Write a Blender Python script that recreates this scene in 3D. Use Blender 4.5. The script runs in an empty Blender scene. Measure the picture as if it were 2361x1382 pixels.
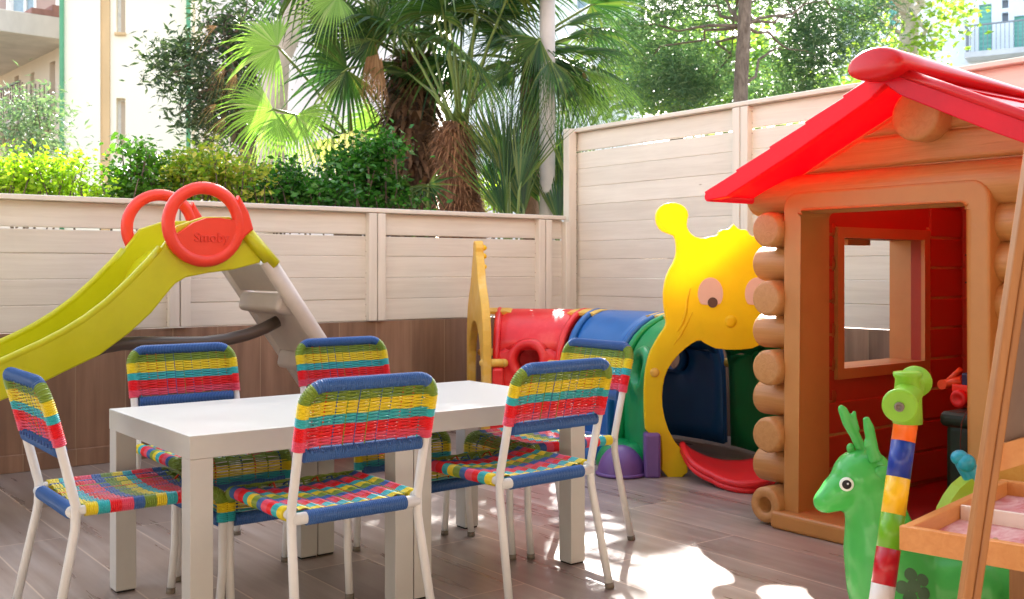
import bpy, bmesh, math, random
import numpy as np
from mathutils import Vector, Matrix, Euler
random.seed(7); rng = np.random.default_rng(7)
C = bpy.context.scene.collection
R = math.radians
# ------------------------------------------------------------------ camera, world, sun, exposure
F, CX, HY, H, YAW = 2428.0, 1180.5, 622.0, 0.797, 0.6554      # photo pixels (2361 wide), metres
cam_d = bpy.data.cameras.new('camera'); cam = bpy.data.objects.new('camera', cam_d); C.objects.link(cam)
cam.location = (0, 0, H); cam.rotation_euler = (R(90), 0, -YAW)
cam_d.sensor_width = 36; cam_d.lens = F / 2361 * 36; cam_d.shift_y = -(691 - HY) / 2361
cam_d.clip_start = 0.05; cam_d.clip_end = 600
cam_d.dof.use_dof = True; cam_d.dof.focus_distance = 2.9; cam_d.dof.aperture_fstop = 9.0
bpy.context.scene.camera = cam
SUN_AZ = math.atan2(0.645, 0.764)      # angle from +Y towards +X of the direction to the sun
SUN_EL = R(33.5)
world = bpy.data.worlds.new('World'); bpy.context.scene.world = world; world.use_nodes = True
nt = world.node_tree; nt.nodes.clear()
wo = nt.nodes.new('ShaderNodeOutputWorld'); bg = nt.nodes.new('ShaderNodeBackground'); bg.inputs[1].default_value = 0.15
sky = nt.nodes.new('ShaderNodeTexSky'); sky.sky_type = 'NISHITA'; sky.sun_disc = False
sky.sun_elevation = SUN_EL; sky.sun_rotation = SUN_AZ; sky.air_density = 1.0; sky.dust_density = 2.5; sky.ozone_density = 0.6
hs = nt.nodes.new('ShaderNodeHueSaturation'); hs.inputs['Saturation'].default_value = 0.62
nt.links.new(sky.outputs[0], hs.inputs['Color']); nt.links.new(hs.outputs[0], bg.inputs[0]); nt.links.new(bg.outputs[0], wo.inputs[0])
sd = bpy.data.lights.new('sun', 'SUN'); sd.energy = 5.0; sd.angle = R(0.55); sd.color = (1.0, 0.965, 0.92)
so = bpy.data.objects.new('sun', sd); C.objects.link(so)
sdir = Vector((math.sin(SUN_AZ) * math.cos(SUN_EL), math.cos(SUN_AZ) * math.cos(SUN_EL), math.sin(SUN_EL)))
so.rotation_euler = sdir.to_track_quat('Z', 'Y').to_euler(); so.location = sdir * 20
vs = bpy.context.scene.view_settings
vs.view_transform = 'Standard'; vs.look = 'None'; vs.exposure = 2.32; vs.gamma = 1
cy = bpy.context.scene.cycles
cy.max_bounces = 10; cy.diffuse_bounces = 6; cy.transmission_bounces = 6; cy.transparent_max_bounces = 8
try: cy.sample_clamp_indirect = 6
except Exception: pass

# ------------------------------------------------------------------ geometry of the place
cs, sn = math.cos(YAW), math.sin(YAW)
def c2w(X, Z, z=0): return Vector((X * cs + Z * sn, -X * sn + Z * cs, z))
def atD(px, py, D): return c2w((px - CX) / F * D, D, H - (py - HY) / F * D)
def atZ(px, py, z): return atD(px, py, F * (H - z) / (py - HY))
def atV(px, py, v):
    r = (px - CX) / F; return atD(px, py, v / (-r * sn + cs))
def atU(px, py, u):
    r = (px - CX) / F; return atD(px, py, u / (r * cs + sn))

# ------------------------------------------------------------------ mesh builder
class MB:
    def __init__(s): s.bm = bmesh.new()
    def _fin(s, faces, mi, sm):
        for f in faces: f.material_index = mi; f.smooth = sm
    def box(s, c, size, rot=None, bev=0, mi=0, seg=2):
        m = Matrix.Translation(Vector(c)) @ (rot.to_matrix().to_4x4() if rot is not None else Matrix.Identity(4))
        b = bmesh.new(); bmesh.ops.create_cube(b, size=1.0)
        for v in b.verts: v.co = Vector((v.co.x * size[0], v.co.y * size[1], v.co.z * size[2]))
        if bev: bmesh.ops.bevel(b, geom=list(b.edges), offset=bev, segments=seg, affect='EDGES', profile=0.5)
        s._merge(b, m, mi, False)
    def _merge(s, b, m, mi, sm, keepmi=False):
        vm = [s.bm.verts.new(m @ v.co) for v in b.verts]
        b.verts.index_update()
        for f in b.faces:
            try: nf = s.bm.faces.new([vm[v.index] for v in f.verts])
            except ValueError: continue
            nf.material_index = f.material_index if keepmi else mi; nf.smooth = sm
        b.free()
    def rings(s, rings, mi=0, sm=True, cap=True, closed=False, mif=None):
        vs_ = [[s.bm.verts.new(p) for p in r] for r in rings]
        n = len(vs_[0]); k = len(vs_)
        for i in range(k if closed else k - 1):
            a, b = vs_[i], vs_[(i + 1) % k]
            for j in range(n):
                f = s.bm.faces.new((a[j], a[(j + 1) % n], b[(j + 1) % n], b[j]))
                f.material_index = mif(i) if mif else mi; f.smooth = sm
        if cap and not closed:
            for r, fl in ((vs_[0], True), (vs_[-1], False)):
                f = s.bm.faces.new(r[::-1] if fl else r); f.material_index = mif(0 if fl else k - 2) if mif else mi
    def tube(s, pts, r, n=10, mi=0, sm=True, cap=True, closed=False, mif=None, flat=None):
        pts = [Vector(p) for p in pts]; k = len(pts)
        rs = r if isinstance(r, (list, tuple)) else [r] * k
        rings = []; up = None
        for i, p in enumerate(pts):
            a = pts[(i - 1) % k] if (i > 0 or closed) else p; b = pts[(i + 1) % k] if (i < k - 1 or closed) else p
            t = (b - a).normalized()
            if up is None:
                up = t.orthogonal().normalized() if flat is None else Vector(flat)
            up = (up - t * up.dot(t)).normalized(); sd_ = t.cross(up)
            rings.append([p + (up * math.cos(2 * math.pi * j / n) + sd_ * math.sin(2 * math.pi * j / n)) * rs[i] for j in range(n)])
        s.rings(rings, mi, sm, cap, closed, mif)
    def lathe(s, prof, m=None, n=24, mi=0, sm=True, cap=True):      # prof: (radius, height) about local z
        m = m or Matrix.Identity(4)
        s.rings([[m @ Vector((max(r, 1e-5) * math.cos(2 * math.pi * j / n), max(r, 1e-5) * math.sin(2 * math.pi * j / n), h)) for j in range(n)] for r, h in prof], mi, sm, cap)
    def ell(s, c, rad, rot=None, mi=0, n=20, k=12, zmin=-1.0):
        m = Matrix.Translation(Vector(c)) @ (rot.to_matrix().to_4x4() if rot is not None else Matrix.Identity(4)) @ Matrix.Diagonal((rad[0], rad[1], rad[2], 1))
        a0 = math.asin(max(-1, zmin)) if zmin > -1 else -math.pi / 2 + 0.02
        s.lathe([(math.cos(a0 + (math.pi / 2 - 0.02 - a0) * i / k), math.sin(a0 + (math.pi / 2 - 0.02 - a0) * i / k)) for i in range(k + 1)], m, n, mi)
    def extr(s, outl, w0, w1, m, bev=0, mi=0, sm=False, seg=2):      # 2-D outline (x,y) -> local (x,y,w); m places it
        b = bmesh.new()
        f = b.faces.new([b.verts.new((x, y, w0)) for x, y in outl])
        r = bmesh.ops.extrude_face_region(b, geom=[f])
        for v in r['geom']:
            if isinstance(v, bmesh.types.BMVert): v.co.z = w1
        bmesh.ops.recalc_face_normals(b, faces=b.faces)
        if bev:
            ed = [e for e in b.edges if abs(e.verts[0].co.z - e.verts[1].co.z) < 1e-6]
            bmesh.ops.bevel(b, geom=ed, offset=bev, segments=seg, affect='EDGES', profile=0.5, clamp_overlap=True)
        bmesh.ops.triangulate(b, faces=[f for f in b.faces if len(f.verts) > 4])
        s._merge(b, m, mi, sm)
    def quad(s, pts, mi=0):
        f = s.bm.faces.new([s.bm.verts.new(p) for p in pts]); f.material_index = mi
    def build(s, name, mats, parent=None, recalc=True, weld=0):
        if weld: bmesh.ops.remove_doubles(s.bm, verts=s.bm.verts, dist=weld)
        if recalc: bmesh.ops.recalc_face_normals(s.bm, faces=s.bm.faces)
        off = Vector((0, 0, 0)); p = parent
        while p is not None: off += p.location; p = p.parent
        if parent is None:
            zs = [v.co for v in s.bm.verts]
            off = Vector((sum(v.x for v in zs) / len(zs), sum(v.y for v in zs) / len(zs), min(v.z for v in zs)))
        for v in s.bm.verts: v.co -= off
        me = bpy.data.meshes.new(name); s.bm.to_mesh(me); s.bm.free()
        for mt in (mats if isinstance(mats, (list, tuple)) else [mats]): me.materials.append(mt)
        o = bpy.data.objects.new(name, me); C.objects.link(o)
        if parent is not None: o.parent = parent
        else: o.location = off
        return o
def tag(o, label=None, cat=None, group=None, kind=None):
    if label: o['label'] = label
    if cat: o['category'] = cat
    if group: o['group'] = group
    if kind: o['kind'] = kind
    return o
def thing(name, label, cat, loc=(0, 0, 0), group=None):
    o = bpy.data.objects.new(name, None); C.objects.link(o); o.location = loc; o.empty_display_size = .1
    return tag(o, label, cat, group)
def copy_tree(o, parent=None):
    c = o.copy(); C.objects.link(c)
    if parent is not None: c.parent = parent
    for ch in list(o.children): copy_tree(ch, c)
    return c

# ------------------------------------------------------------------ materials
def lin(r, g, b, k=1.0):
    f = lambda x: ((x / 255 + .055) / 1.055) ** 2.4 if x > 10 else x / 255 / 12.92
    return (f(r) * k, f(g) * k, f(b) * k, 1)
def newmat(name):
    m = bpy.data.materials.new(name); m.use_nodes = True
    return m, m.node_tree, m.node_tree.nodes['Principled BSDF']
def N(t, typ, **kw):
    n = t.nodes.new(typ)
    for k, v in kw.items():
        if k in n.inputs.keys() if isinstance(k, str) else False: n.inputs[k].default_value = v
        else: setattr(n, k, v)
    return n
def texco(t, scale=(1, 1, 1), obj=True, rot=(0, 0, 0)):
    tc = t.nodes.new('ShaderNodeTexCoord'); mp = t.nodes.new('ShaderNodeMapping'); mp.inputs['Scale'].default_value = scale; mp.inputs['Rotation'].default_value = rot
    t.links.new(tc.outputs['Object'], mp.inputs[0]); return mp.outputs[0]
def noise(t, vec, scale, detail=4, rough=.55, dist=0):
    n = t.nodes.new('ShaderNodeTexNoise'); n.inputs['Scale'].default_value = scale; n.inputs['Detail'].default_value = detail
    n.inputs['Roughness'].default_value = rough; n.inputs['Distortion'].default_value = dist
    t.links.new(vec, n.inputs['Vector']); return n.outputs['Fac']
def ramp(t, fac, stops):
    r = t.nodes.new('ShaderNodeValToRGB'); e = r.color_ramp.elements
    while len(e) < len(stops): e.new(.5)
    for i, (p, c) in enumerate(stops): e[i].position = p; e[i].color = c
    t.links.new(fac, r.inputs[0]); return r.outputs[0]
def bump(t, h, b, strength=.3, dist=.002):
    n = t.nodes.new('ShaderNodeBump'); n.inputs['Strength'].default_value = strength; n.inputs['Distance'].default_value = dist
    t.links.new(h, n.inputs['Height']); t.links.new(n.outputs[0], b.inputs['Normal'])
def mixc(t, fac, a, b, mode='MIX'):
    n = t.nodes.new('ShaderNodeMix'); n.data_type = 'RGBA'; n.blend_type = mode
    for i, x in ((0, fac), (6, a), (7, b)):
        if hasattr(x, 'is_linked') or isinstance(x, bpy.types.NodeSocket): t.links.new(x, n.inputs[i])
        else: n.inputs[i].default_value = x
    return n.outputs[2]
def plastic(name, col, rough=.35, trans=0.0, dirt=.12, fade=None, bumps=.05, spec=.5):
    m, t, b = newmat(name)
    v = texco(t); n1 = noise(t, v, 7, 5, .65); n2 = noise(t, v, 60, 3)
    d = (col[0] * (1 - dirt * 1.6), col[1] * (1 - dirt * 1.6), col[2] * (1 - dirt * 1.2), 1)
    f = fade or tuple(min(1, c * 1.06 + .008) for c in col[:3]) + (1,)
    c = ramp(t, n1, [(.25, d), (.5, col), (.8, f)])
    n3 = noise(t, v, 26, 9, .78, .4)
    c = mixc(t, ramp(t, n3, [(.60, (0, 0, 0, 1)), (.74, (.22, .22, .22, 1))]), c, tuple(min(1, x * .8 + .14) for x in col[:3]) + (1,))
    t.links.new(c, b.inputs['Base Color'])
    r = t.nodes.new('ShaderNodeMapRange'); r.inputs[3].default_value = rough * .75; r.inputs[4].default_value = min(1, rough * 1.45)
    t.links.new(n1, r.inputs[0]); t.links.new(r.outputs[0], b.inputs['Roughness'])
    b.inputs['Specular IOR Level'].default_value = spec
    bump(t, n2, b, bumps, .001)
    if trans:
        tr = t.nodes.new('ShaderNodeBsdfTranslucent'); t.links.new(c, tr.inputs[0])
        mx = t.nodes.new('ShaderNodeMixShader'); mx.inputs[0].default_value = trans
        t.links.new(b.outputs[0], mx.inputs[1]); t.links.new(tr.outputs[0], mx.inputs[2])
        t.links.new(mx.outputs[0], t.nodes['Material Output'].inputs[0])
    return m
def paintwood(name, c1, c2, axis='x', rough=.55, k=1.0, knots=True, strength=.35):
    m, t, b = newmat(name)
    sc = {'x': (1.2, 22, 22), 'y': (22, 1.2, 22), 'z': (22, 22, 1.2)}[axis]
    v = texco(t, sc); g = noise(t, v, 1.6 * k, 6, .7, .6)
    v2 = texco(t, (1, 1, 1)); big = noise(t, v2, 2.2, 3)
    col = ramp(t, g, [(.3, c1), (.62, c2)])
    col = mixc(t, .35, col, ramp(t, big, [(.3, c1), (.7, c2)]))
    if knots:
        vo = t.nodes.new('ShaderNodeTexVoronoi'); vo.inputs['Scale'].default_value = 3.3
        vv = texco(t, {'x': (.8, 2.4, 2.4), 'y': (2.4, .8, 2.4), 'z': (2.4, 2.4, .8)}[axis]); t.links.new(vv, vo.inputs['Vector'])
        kn = ramp(t, vo.outputs['Distance'], [(.012, (.36, .25, .16, 1)), (.035, (1, 1, 1, 1))])
        col = mixc(t, .7, col, kn, 'MULTIPLY')
    ge = t.nodes.new('ShaderNodeNewGeometry')
    col = mixc(t, 1, col, ramp(t, ge.outputs['Random Per Island'], [(0, (.90, .89, .88, 1)), (1, (1.04, 1.04, 1.04, 1))]), 'MULTIPLY')
    t.links.new(col, b.inputs['Base Color']); b.inputs['Roughness'].default_value = rough
    bump(t, g, b, strength, .0022)
    return m
def leafmat(name, cols, trans=.45, rough=.45):
    m, t, b = newmat(name)
    ge = t.nodes.new('ShaderNodeNewGeometry')
    c = ramp(t, ge.outputs['Random Per Island'], [(i / max(1, len(cols) - 1), cc) for i, cc in enumerate(cols)])
    t.links.new(c, b.inputs['Base Color']); b.inputs['Roughness'].default_value = rough; b.inputs['Specular IOR Level'].default_value = .35
    tr = t.nodes.new('ShaderNodeBsdfTranslucent')
    c2 = mixc(t, 1.0, c, (1.1, 1.16, .6, 1), 'MULTIPLY'); t.links.new(c2, tr.inputs[0])
    mx = t.nodes.new('ShaderNodeMixShader'); mx.inputs[0].default_value = trans
    t.links.new(b.outputs[0], mx.inputs[1]); t.links.new(tr.outputs[0], mx.inputs[2]); t.links.new(mx.outputs[0], t.nodes['Material Output'].inputs[0])
    return m
def plaster(name, col, k=.1, scale=2):
    m, t, b = newmat(name)
    v = texco(t, (1, 1, .4)); n1 = noise(t, v, scale, 6, .6)
    d = tuple(c * (1 - k * 1.5) for c in col[:3]) + (1,)
    t.links.new(ramp(t, n1, [(.3, d), (.65, col)]), b.inputs['Base Color']); b.inputs['Roughness'].default_value = .85
    bump(t, noise(t, v, 40, 3), b, .2, .01)
    return m
def bark(name, c1, c2, sc=(9, 9, 3), st=.9):
    m, t, b = newmat(name)
    v = texco(t, sc); n1 = noise(t, v, 2.5, 8, .7, .4)
    t.links.new(ramp(t, n1, [(.35, c1), (.65, c2)]), b.inputs['Base Color']); b.inputs['Roughness'].default_value = .9
    bump(t, n1, b, st, .02); return m
M = {}
M['white'] = plastic('white_lacquer', lin(196, 196, 191), .30, dirt=.03, bumps=.02)
M['metal'] = plastic('white_painted_steel', lin(226, 228, 228), .3, dirt=.05, bumps=.03)
M['cap'] = plastic('grey_foot', lin(120, 112, 100), .6)
M['black'] = plastic('dark_pad', lin(30, 28, 28), .6)
ck = dict(rough=.34, dirt=.10, bumps=.04)
M['c_blue'] = plastic('cord_blue', lin(54, 98, 160), **ck); M['c_green'] = plastic('cord_green', lin(120, 148, 48), **ck)
M['c_yellow'] = plastic('cord_yellow', lin(226, 206, 36), **ck); M['c_turq'] = plastic('cord_turquoise', lin(52, 176, 184), **ck)
M['c_red'] = plastic('cord_red', lin(226, 22, 34), **ck); M['c_pink'] = plastic('cord_pink', lin(222, 76, 104), **ck)
M['c_orange'] = plastic('cord_orange', lin(216, 74, 24), **ck)
CORD = [M['c_blue'], M['c_green'], M['c_yellow'], M['c_turq'], M['c_red'], M['c_pink'], M['c_orange']]
BL, GR, YE, TU, RE, PI_, OR = range(7)
M['lime'] = plastic('lime_plastic', lin(202, 200, 16), .3, .10, .06)
M['wheelred'] = plastic('red_orange_plastic', lin(236, 62, 38), .33, .08, .06)
M['greyp'] = plastic('stone_grey_plastic', lin(206, 194, 182), .4, .04, .08)
M['brownp'] = plastic('brown_tube', lin(86, 74, 66), .28)
M['cyellow'] = plastic('yellow_play_plastic', lin(250, 218, 8), .42, .42, .05)
M['ctail'] = plastic('faded_yellow_plastic', lin(236, 190, 80), .45, .2, .1, lin(240, 214, 150))
M['cred'] = plastic('red_play_plastic', lin(222, 30, 34), .36, .05, .10, lin(236, 84, 74))
M['cblue'] = plastic('blue_play_plastic', lin(22, 92, 160), .34, .0, .12)
M['cgreen'] = plastic('green_play_plastic', lin(6, 136, 74), .34, .0, .1)
M['cpurple'] = plastic('purple_play_plastic', lin(110, 78, 138), .4, .05, .1)
M['tongue'] = plastic('tongue_red', lin(228, 36, 40), .38, .1, .08)
M['eye'] = plastic('eye_sticker', lin(240, 200, 176), .5, .2, .03); M['pupil'] = plastic('pupil_brown', lin(92, 62, 50), .5)
M['roof'] = plastic('red_roof_plastic', lin(240, 22, 56), .3, .5, .09)
M['ridge'] = plastic('red_ridge_plastic', lin(214, 26, 30), .28, .12, .08)
def logmat(name, c1, c2, axis):
    m, t, b = newmat(name)
    sc = {'y': (60, 3, 60), 'x': (3, 60, 60), 'r': (40, 40, 40)}[axis]
    v = texco(t, sc); g = noise(t, v, 1.2, 5, .6, 1.2); v2 = texco(t); n = noise(t, v2, 5, 3)
    t.links.new(mixc(t, .4, ramp(t, g, [(.35, c1), (.6, c2)]), ramp(t, n, [(.3, c1), (.7, c2)])), b.inputs['Base Color'])
    b.inputs['Roughness'].default_value = .42; bump(t, g, b, .7, .0026); 
    tr = t.nodes.new('ShaderNodeBsdfTranslucent'); tr.inputs[0].default_value = c2
    mx = t.nodes.new('ShaderNodeMixShader'); mx.inputs[0].default_value = .1
    t.links.new(b.outputs[0], mx.inputs[1]); t.links.new(tr.outputs[0], mx.inputs[2]); t.links.new(mx.outputs[0], t.nodes['Material Output'].inputs[0])
    return m
TAN1, TAN2 = lin(184, 124, 64), lin(202, 144, 84)
M['log'] = logmat('log_plastic', TAN1, TAN2, 'y'); M['logend'] = logmat('log_end_plastic', lin(188, 132, 76), lin(204, 150, 92), 'r')
M['trim'] = plastic('tan_trim', lin(192, 132, 70), .4, .08, .06)
M['inner'] = plastic('inner_wall_red_glow', lin(182, 66, 38), .5, .05, .06)  # tan in itself; the roof's red glow is put into this colour
M['deer'] = plastic('green_rubber', lin(92, 204, 102), .18, .3, .04, lin(112, 214, 116))
M['deerspot'] = plastic('grey_print', lin(66, 104, 70), .4)
M['lgreen'] = plastic('lime_green_handle', lin(134, 196, 48), .36, .1)
M['teal'] = plastic('teal_plastic', lin(30, 150, 172), .3)
M['bin'] = plastic('dark_green_bin', lin(20, 46, 30), .45)
M['screw'] = plastic('rusty_screw', lin(122, 96, 78), .5)
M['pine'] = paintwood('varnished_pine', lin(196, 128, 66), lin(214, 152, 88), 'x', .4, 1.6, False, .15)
M['pinez'] = paintwood('shaded_pine_upright', lin(150, 98, 52), lin(174, 120, 68), 'z', .4, 1.6, False, .15)  # pine darkened: the shade on the upright legs is put into the colour
M['fencex'] = paintwood('whitewashed_board', lin(205, 197, 184), lin(224, 218, 206), 'x', .6)
M['fencey'] = paintwood('whitewashed_board_side', lin(205, 196, 183), lin(224, 217, 205), 'y', .6)
M['fencez'] = paintwood('whitewashed_post', lin(205, 197, 184), lin(222, 215, 203), 'z', .6)

def tiles(name, wall=False, along='y'):
    # wood-look porcelain boards: brick pattern with grain and thin pale joints
    m, t, b = newmat(name)
    tc = t.nodes.new('ShaderNodeTexCoord'); sx_ = t.nodes.new('ShaderNodeSeparateXYZ'); mp = t.nodes.new('ShaderNodeCombineXYZ')
    t.links.new(tc.outputs['Object'], sx_.inputs[0])
    t.links.new(sx_.outputs['Z' if wall else 'Y'], mp.inputs[0]); t.links.new(sx_.outputs['Y' if (wall and along == 'y') else 'X'], mp.inputs[1])
    br = t.nodes.new('ShaderNodeTexBrick'); br.offset = .37; br.inputs['Scale'].default_value = 1
    br.inputs['Brick Width'].default_value = 1.2; br.inputs['Row Height'].default_value = .2
    br.inputs['Mortar Size'].default_value = .0024; br.inputs['Mortar Smooth'].default_value = .1
    br.inputs['Color1'].default_value = (0, 0, 0, 1); br.inputs['Color2'].default_value = (1, 1, 1, 1); br.inputs['Mortar'].default_value = (.5, .5, .5, 1)
    t.links.new(mp.outputs[0], br.inputs['Vector'])
    sc = (26, 1.7, 26) if not wall else (26, 26, 1.7)
    v = texco(t, sc)
    off = t.nodes.new('ShaderNodeVectorMath'); off.operation = 'MULTIPLY_ADD'; off.inputs[1].default_value = (9, 9, 9)
    t.links.new(br.outputs['Color'], off.inputs[0]); t.links.new(v, off.inputs[2])
    g0 = noise(t, off.outputs[0], .8, 7, .55, .25)
    v3 = texco(t, (3, 1.2, 3) if not wall else (3, 3, 1.2)); g1 = noise(t, v3, 1.6, 4, .6)
    gm = t.nodes.new('ShaderNodeMath'); gm.operation = 'MULTIPLY_ADD'; gm.inputs[1].default_value = .35; t.links.new(g1, gm.inputs[0])
    gs = t.nodes.new('ShaderNodeMath'); gs.operation = 'MULTIPLY'; gs.inputs[1].default_value = .65; t.links.new(g0, gs.inputs[0]); t.links.new(gs.outputs[0], gm.inputs[2]); g = gm.outputs[0]
    if wall: cols = [(.28, lin(104, 78, 62)), (.5, lin(136, 106, 86)), (.7, lin(160, 128, 106))]
    else: cols = [(.34, lin(140, 122, 110)), (.48, lin(154, 139, 128)), (.68, lin(178, 167, 158))]
    c = ramp(t, g, cols)
    tint = ramp(t, br.outputs['Color'], [(.0, (.78, .76, .76, 1)), (1, (1.12, 1.08, 1.05, 1))])
    c = mixc(t, 1, c, tint, 'MULTIPLY')
    c = mixc(t, br.outputs['Fac'], c, lin(196, 178, 160) if not wall else lin(150, 124, 100))
    t.links.new(c, b.inputs['Base Color'])
    rr = t.nodes.new('ShaderNodeMapRange'); rr.inputs[3].default_value = .20 if not wall else .4; rr.inputs[4].default_value = .38 if not wall else .6
    t.links.new(g, rr.inputs[0]); t.links.new(rr.outputs[0], b.inputs['Roughness'])
    bump(t, br.outputs['Fac'], b, -.25, .001)
    return m
M['floor'] = tiles('wood_look_floor_tile'); M['wallx'] = tiles('wood_look_wall_tile', True, 'x'); M['wally'] = tiles('wood_look_wall_tile_side', True, 'y')

# ------------------------------------------------------------------ ground
VB, UR = 4.468, 3.89           # face of the low fence (y) and of the tall fence (x)
b = MB(); b.box((0, 0, -.45), (320, 320, .8)); g = b.build('ground', plaster('garden_soil', lin(120, 112, 90), .3, .8)); tag(g, kind='structure')
b = MB(); b.quad([(-9, -9, 0), (UR + .02, -9, 0), (UR + .02, VB + .02, 0), (-9, VB + .02, 0)]); g = b.build('patio', M['floor'], recalc=False); tag(g, kind='structure'); 

# unseen wall and awning, added behind the viewer to shade the near patio
t = thing('unseen_shade_building', 'unseen cream wall with a canvas awning, added on the viewer side to shade the patio', 'building', c2w(0, -1.3))
b = MB(); b.box(c2w(0, -1.6, 3.0), (16, .3, 6.2), Euler((0, 0, -YAW))); b.build('wall', plaster('shade_wall_render', lin(200, 190, 178)), t)
b = MB(); b.box(c2w(0, .15, 2.75), (12, 3.1, .04), Euler((R(-6), 0, -YAW))); b.build('awning', plaster('shade_awning_canvas', lin(196, 190, 180)), t)
b = MB(); b.box((1.6, -1.25, 1.7), (9, .2, 3.4)); b.build('side_wall', plaster('shade_side_render', lin(150, 132, 112)), t)  # unseen side wall, added to cut the sky light on near faces

# ------------------------------------------------------------------ low wall clad in tiles, and fences
ZW = .545
w = thing('tiled_wall', 'low brown wood-look tiled wall under the low whitewashed fence', 'wall', (0, VB, 0))
b = MB(); b.box((-1.6, VB + .1, ZW / 2), (2 * (UR + 1.6) , .2, ZW)); b.build('cladding', M['wallx'], w)
b = MB(); b.box((-1.6, VB - .006, .035), (2 * (UR + 1.6), .012, .07), bev=.003); b.build('skirting', M['wallx'], w)
w = thing('tiled_wall', 'low brown wood-look tiled wall under the tall whitewashed fence, behind the playhouse', 'wall', (UR, 0, 0))
b = MB(); b.box((UR + .1, (VB + .2 - 6) / 2, ZW / 2), (.2, VB + .2 + 6, ZW)); b.build('cladding', M['wally'], w)

def fence(name, label, horiz, a0, a1, posts, z0, nb, bh, plane, capw, mat, gaprow, group=None):
    # horiz 'x': runs along x at y=plane ; 'y': runs along y at x=plane
    loc = (a0, plane, 0) if horiz == 'x' else (plane, a0, 0)
    f = thing(name, label, 'fence', loc, group)
    P = lambda a, d, z: (a, plane + d, z) if horiz == 'x' else (plane + d, a, z)
    S = lambda l, d, z: (l, d, z) if horiz == 'x' else (d, l, z)
    edges = [a0] + posts + [a1]
    for i in range(len(edges) - 1):
        l0, l1 = edges[i], edges[i + 1]
        if l1 - l0 < .02: continue
        b = MB()
        for k in range(nb):
            gap = .008 if k == gaprow else .0004
            zz = z0 + k * bh; hh = bh - gap
            d = random.uniform(-.0012, .0012)
            bb = MB(); 
            b.box(P((l0 + l1) / 2, .024 + d, zz + hh / 2), S(l1 - l0 - .002, .02, hh), None, .0028, seg=1)
        for k in range(nb):
            for e_ in (l0 + .045, l1 - .045):
                for zz in (z0 + k * bh + .022, z0 + k * bh + bh - .026):
                    if l1 - l0 > .3 and random.random() < .8: b.box(P(e_, .0125, zz), S(.0055, .003, .0055), None, 0, mi=1)
        b.build('board_panel', [mat, M['screw']], f)
    top = z0 + nb * bh
    for p in posts:
        for s_ in (-1, 1):
            b = MB(); b.box(P(p + s_ * .0245, .0, (z0 + top) / 2), S(.044, .04, top - z0 - .002), None, .003); b.build('post', M['fencez'], f)
    b = MB(); n = 4
    for k in range(n):
        l0 = a0 + (a1 - a0) * k / n; l1 = a0 + (a1 - a0) * (k + 1) / n
        b.box(P((l0 + l1) / 2, .016, top + .011 + (k % 2) * .0015), S(l1 - l0 - .0015, capw, .022), None, .003, seg=1)
    b.build('top_rail', mat, f)
    return f
pp = [atV(q, 600, VB).x for q in (412, 866, 1253)]
fence('board_fence', 'low whitewashed horizontal board fence on the tiled wall behind the slide', 'x', -5.5, UR - .088, [atV(-400, 600, VB).x - .9] + pp, ZW + .004, 5, .1045, VB, .075, M['fencex'], 3)
qq = sorted([atU(q, 300, UR).y for q in (1712,)] + [.35, -1.2])
fence('board_fence', 'tall whitewashed horizontal board fence behind the caterpillar tunnel and playhouse', 'y', -3.0, VB + .06, qq, ZW + .004, 10, .1015, UR, .075, M['fencey'], 8)
b = MB(); b.box((UR - .03, VB + .02, (ZW + 1.585) / 2), (.055, .05, 1.585 - ZW), None, .003); b.box((UR - .078, VB - .004, (ZW + 1.065) / 2), (.036, .045, 1.06 - ZW), None, .003)
tag(b.build('corner_post', M['fencez']), 'pale corner post where the low fence meets the tall fence', 'post')

# ------------------------------------------------------------------ tables
def make_table():
    t = thing('table', '', 'table')
    b = MB(); b.box((.275, .275, .425), (.5492, .5492, .05), None, .0015); b.build('tabletop', M['white'], t)
    for x in (.0265, .5235):
        for y in (.0265, .5235):
            b = MB(); b.box((x, y, .2025), (.05, .05, .395), None, .0015); lg = b.build('leg', M['white'], t)
            b = MB(); b.box((x, y, .0025), (.044, .044, .005)); b.build('foot_pad', M['black'], lg)
    return t
TO = c2w(-.67055, 2.19088)
t1 = make_table(); t1.location = TO; tag(t1, 'white square table, the left one of the joined pair, dappled with sun', 'table', 'white tables pushed together')
t2 = copy_tree(t1); t2.location = TO + Vector((.5505, .002, 0)); t2['label'] = 'white square table, the right one of the joined pair, nearer the caterpillar tunnel'

# ------------------------------------------------------------------ woven chairs
def arc_pts(c, r, a0, a1, n, fx, fy):
    return [Vector(c) + Vector(fx) * (r * math.cos(a0 + (a1 - a0) * i / n)) + Vector(fy) * (r * math.sin(a0 + (a1 - a0) * i / n)) for i in range(n + 1)]
def resample(pts, step):
    pts = [Vector(p) for p in pts]; L = [0]
    for i in range(1, len(pts)): L.append(L[-1] + (pts[i] - pts[i - 1]).length)
    n = max(2, int(L[-1] / step)); out = []; j = 0
    for i in range(n + 1):
        s = L[-1] * i / n
        while j < len(L) - 2 and L[j + 1] < s: j += 1
        out.append(pts[j].lerp(pts[j + 1], (s - L[j]) / max(1e-9, L[j + 1] - L[j])))
    return out, L[-1]
def wrap(b, pts, r, colf, pitch=.0044, n=16):
    q, L = resample(pts, pitch / 2)
    rs = [r * (1.0 + .012 * math.sin(i * 1.7)) - (.0020 if i % 2 else 0) for i in range(len(q))]
    b.tube(q, rs, n, mif=lambda i: colf(q[i], i / len(q)), sm=False)
HW = .15
def yb(z): return -.062 * max(0, (z - .31)) / .255 - .035 * max(0, z - .44) ** 2 * 10      # backward lean of the back posts
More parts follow.
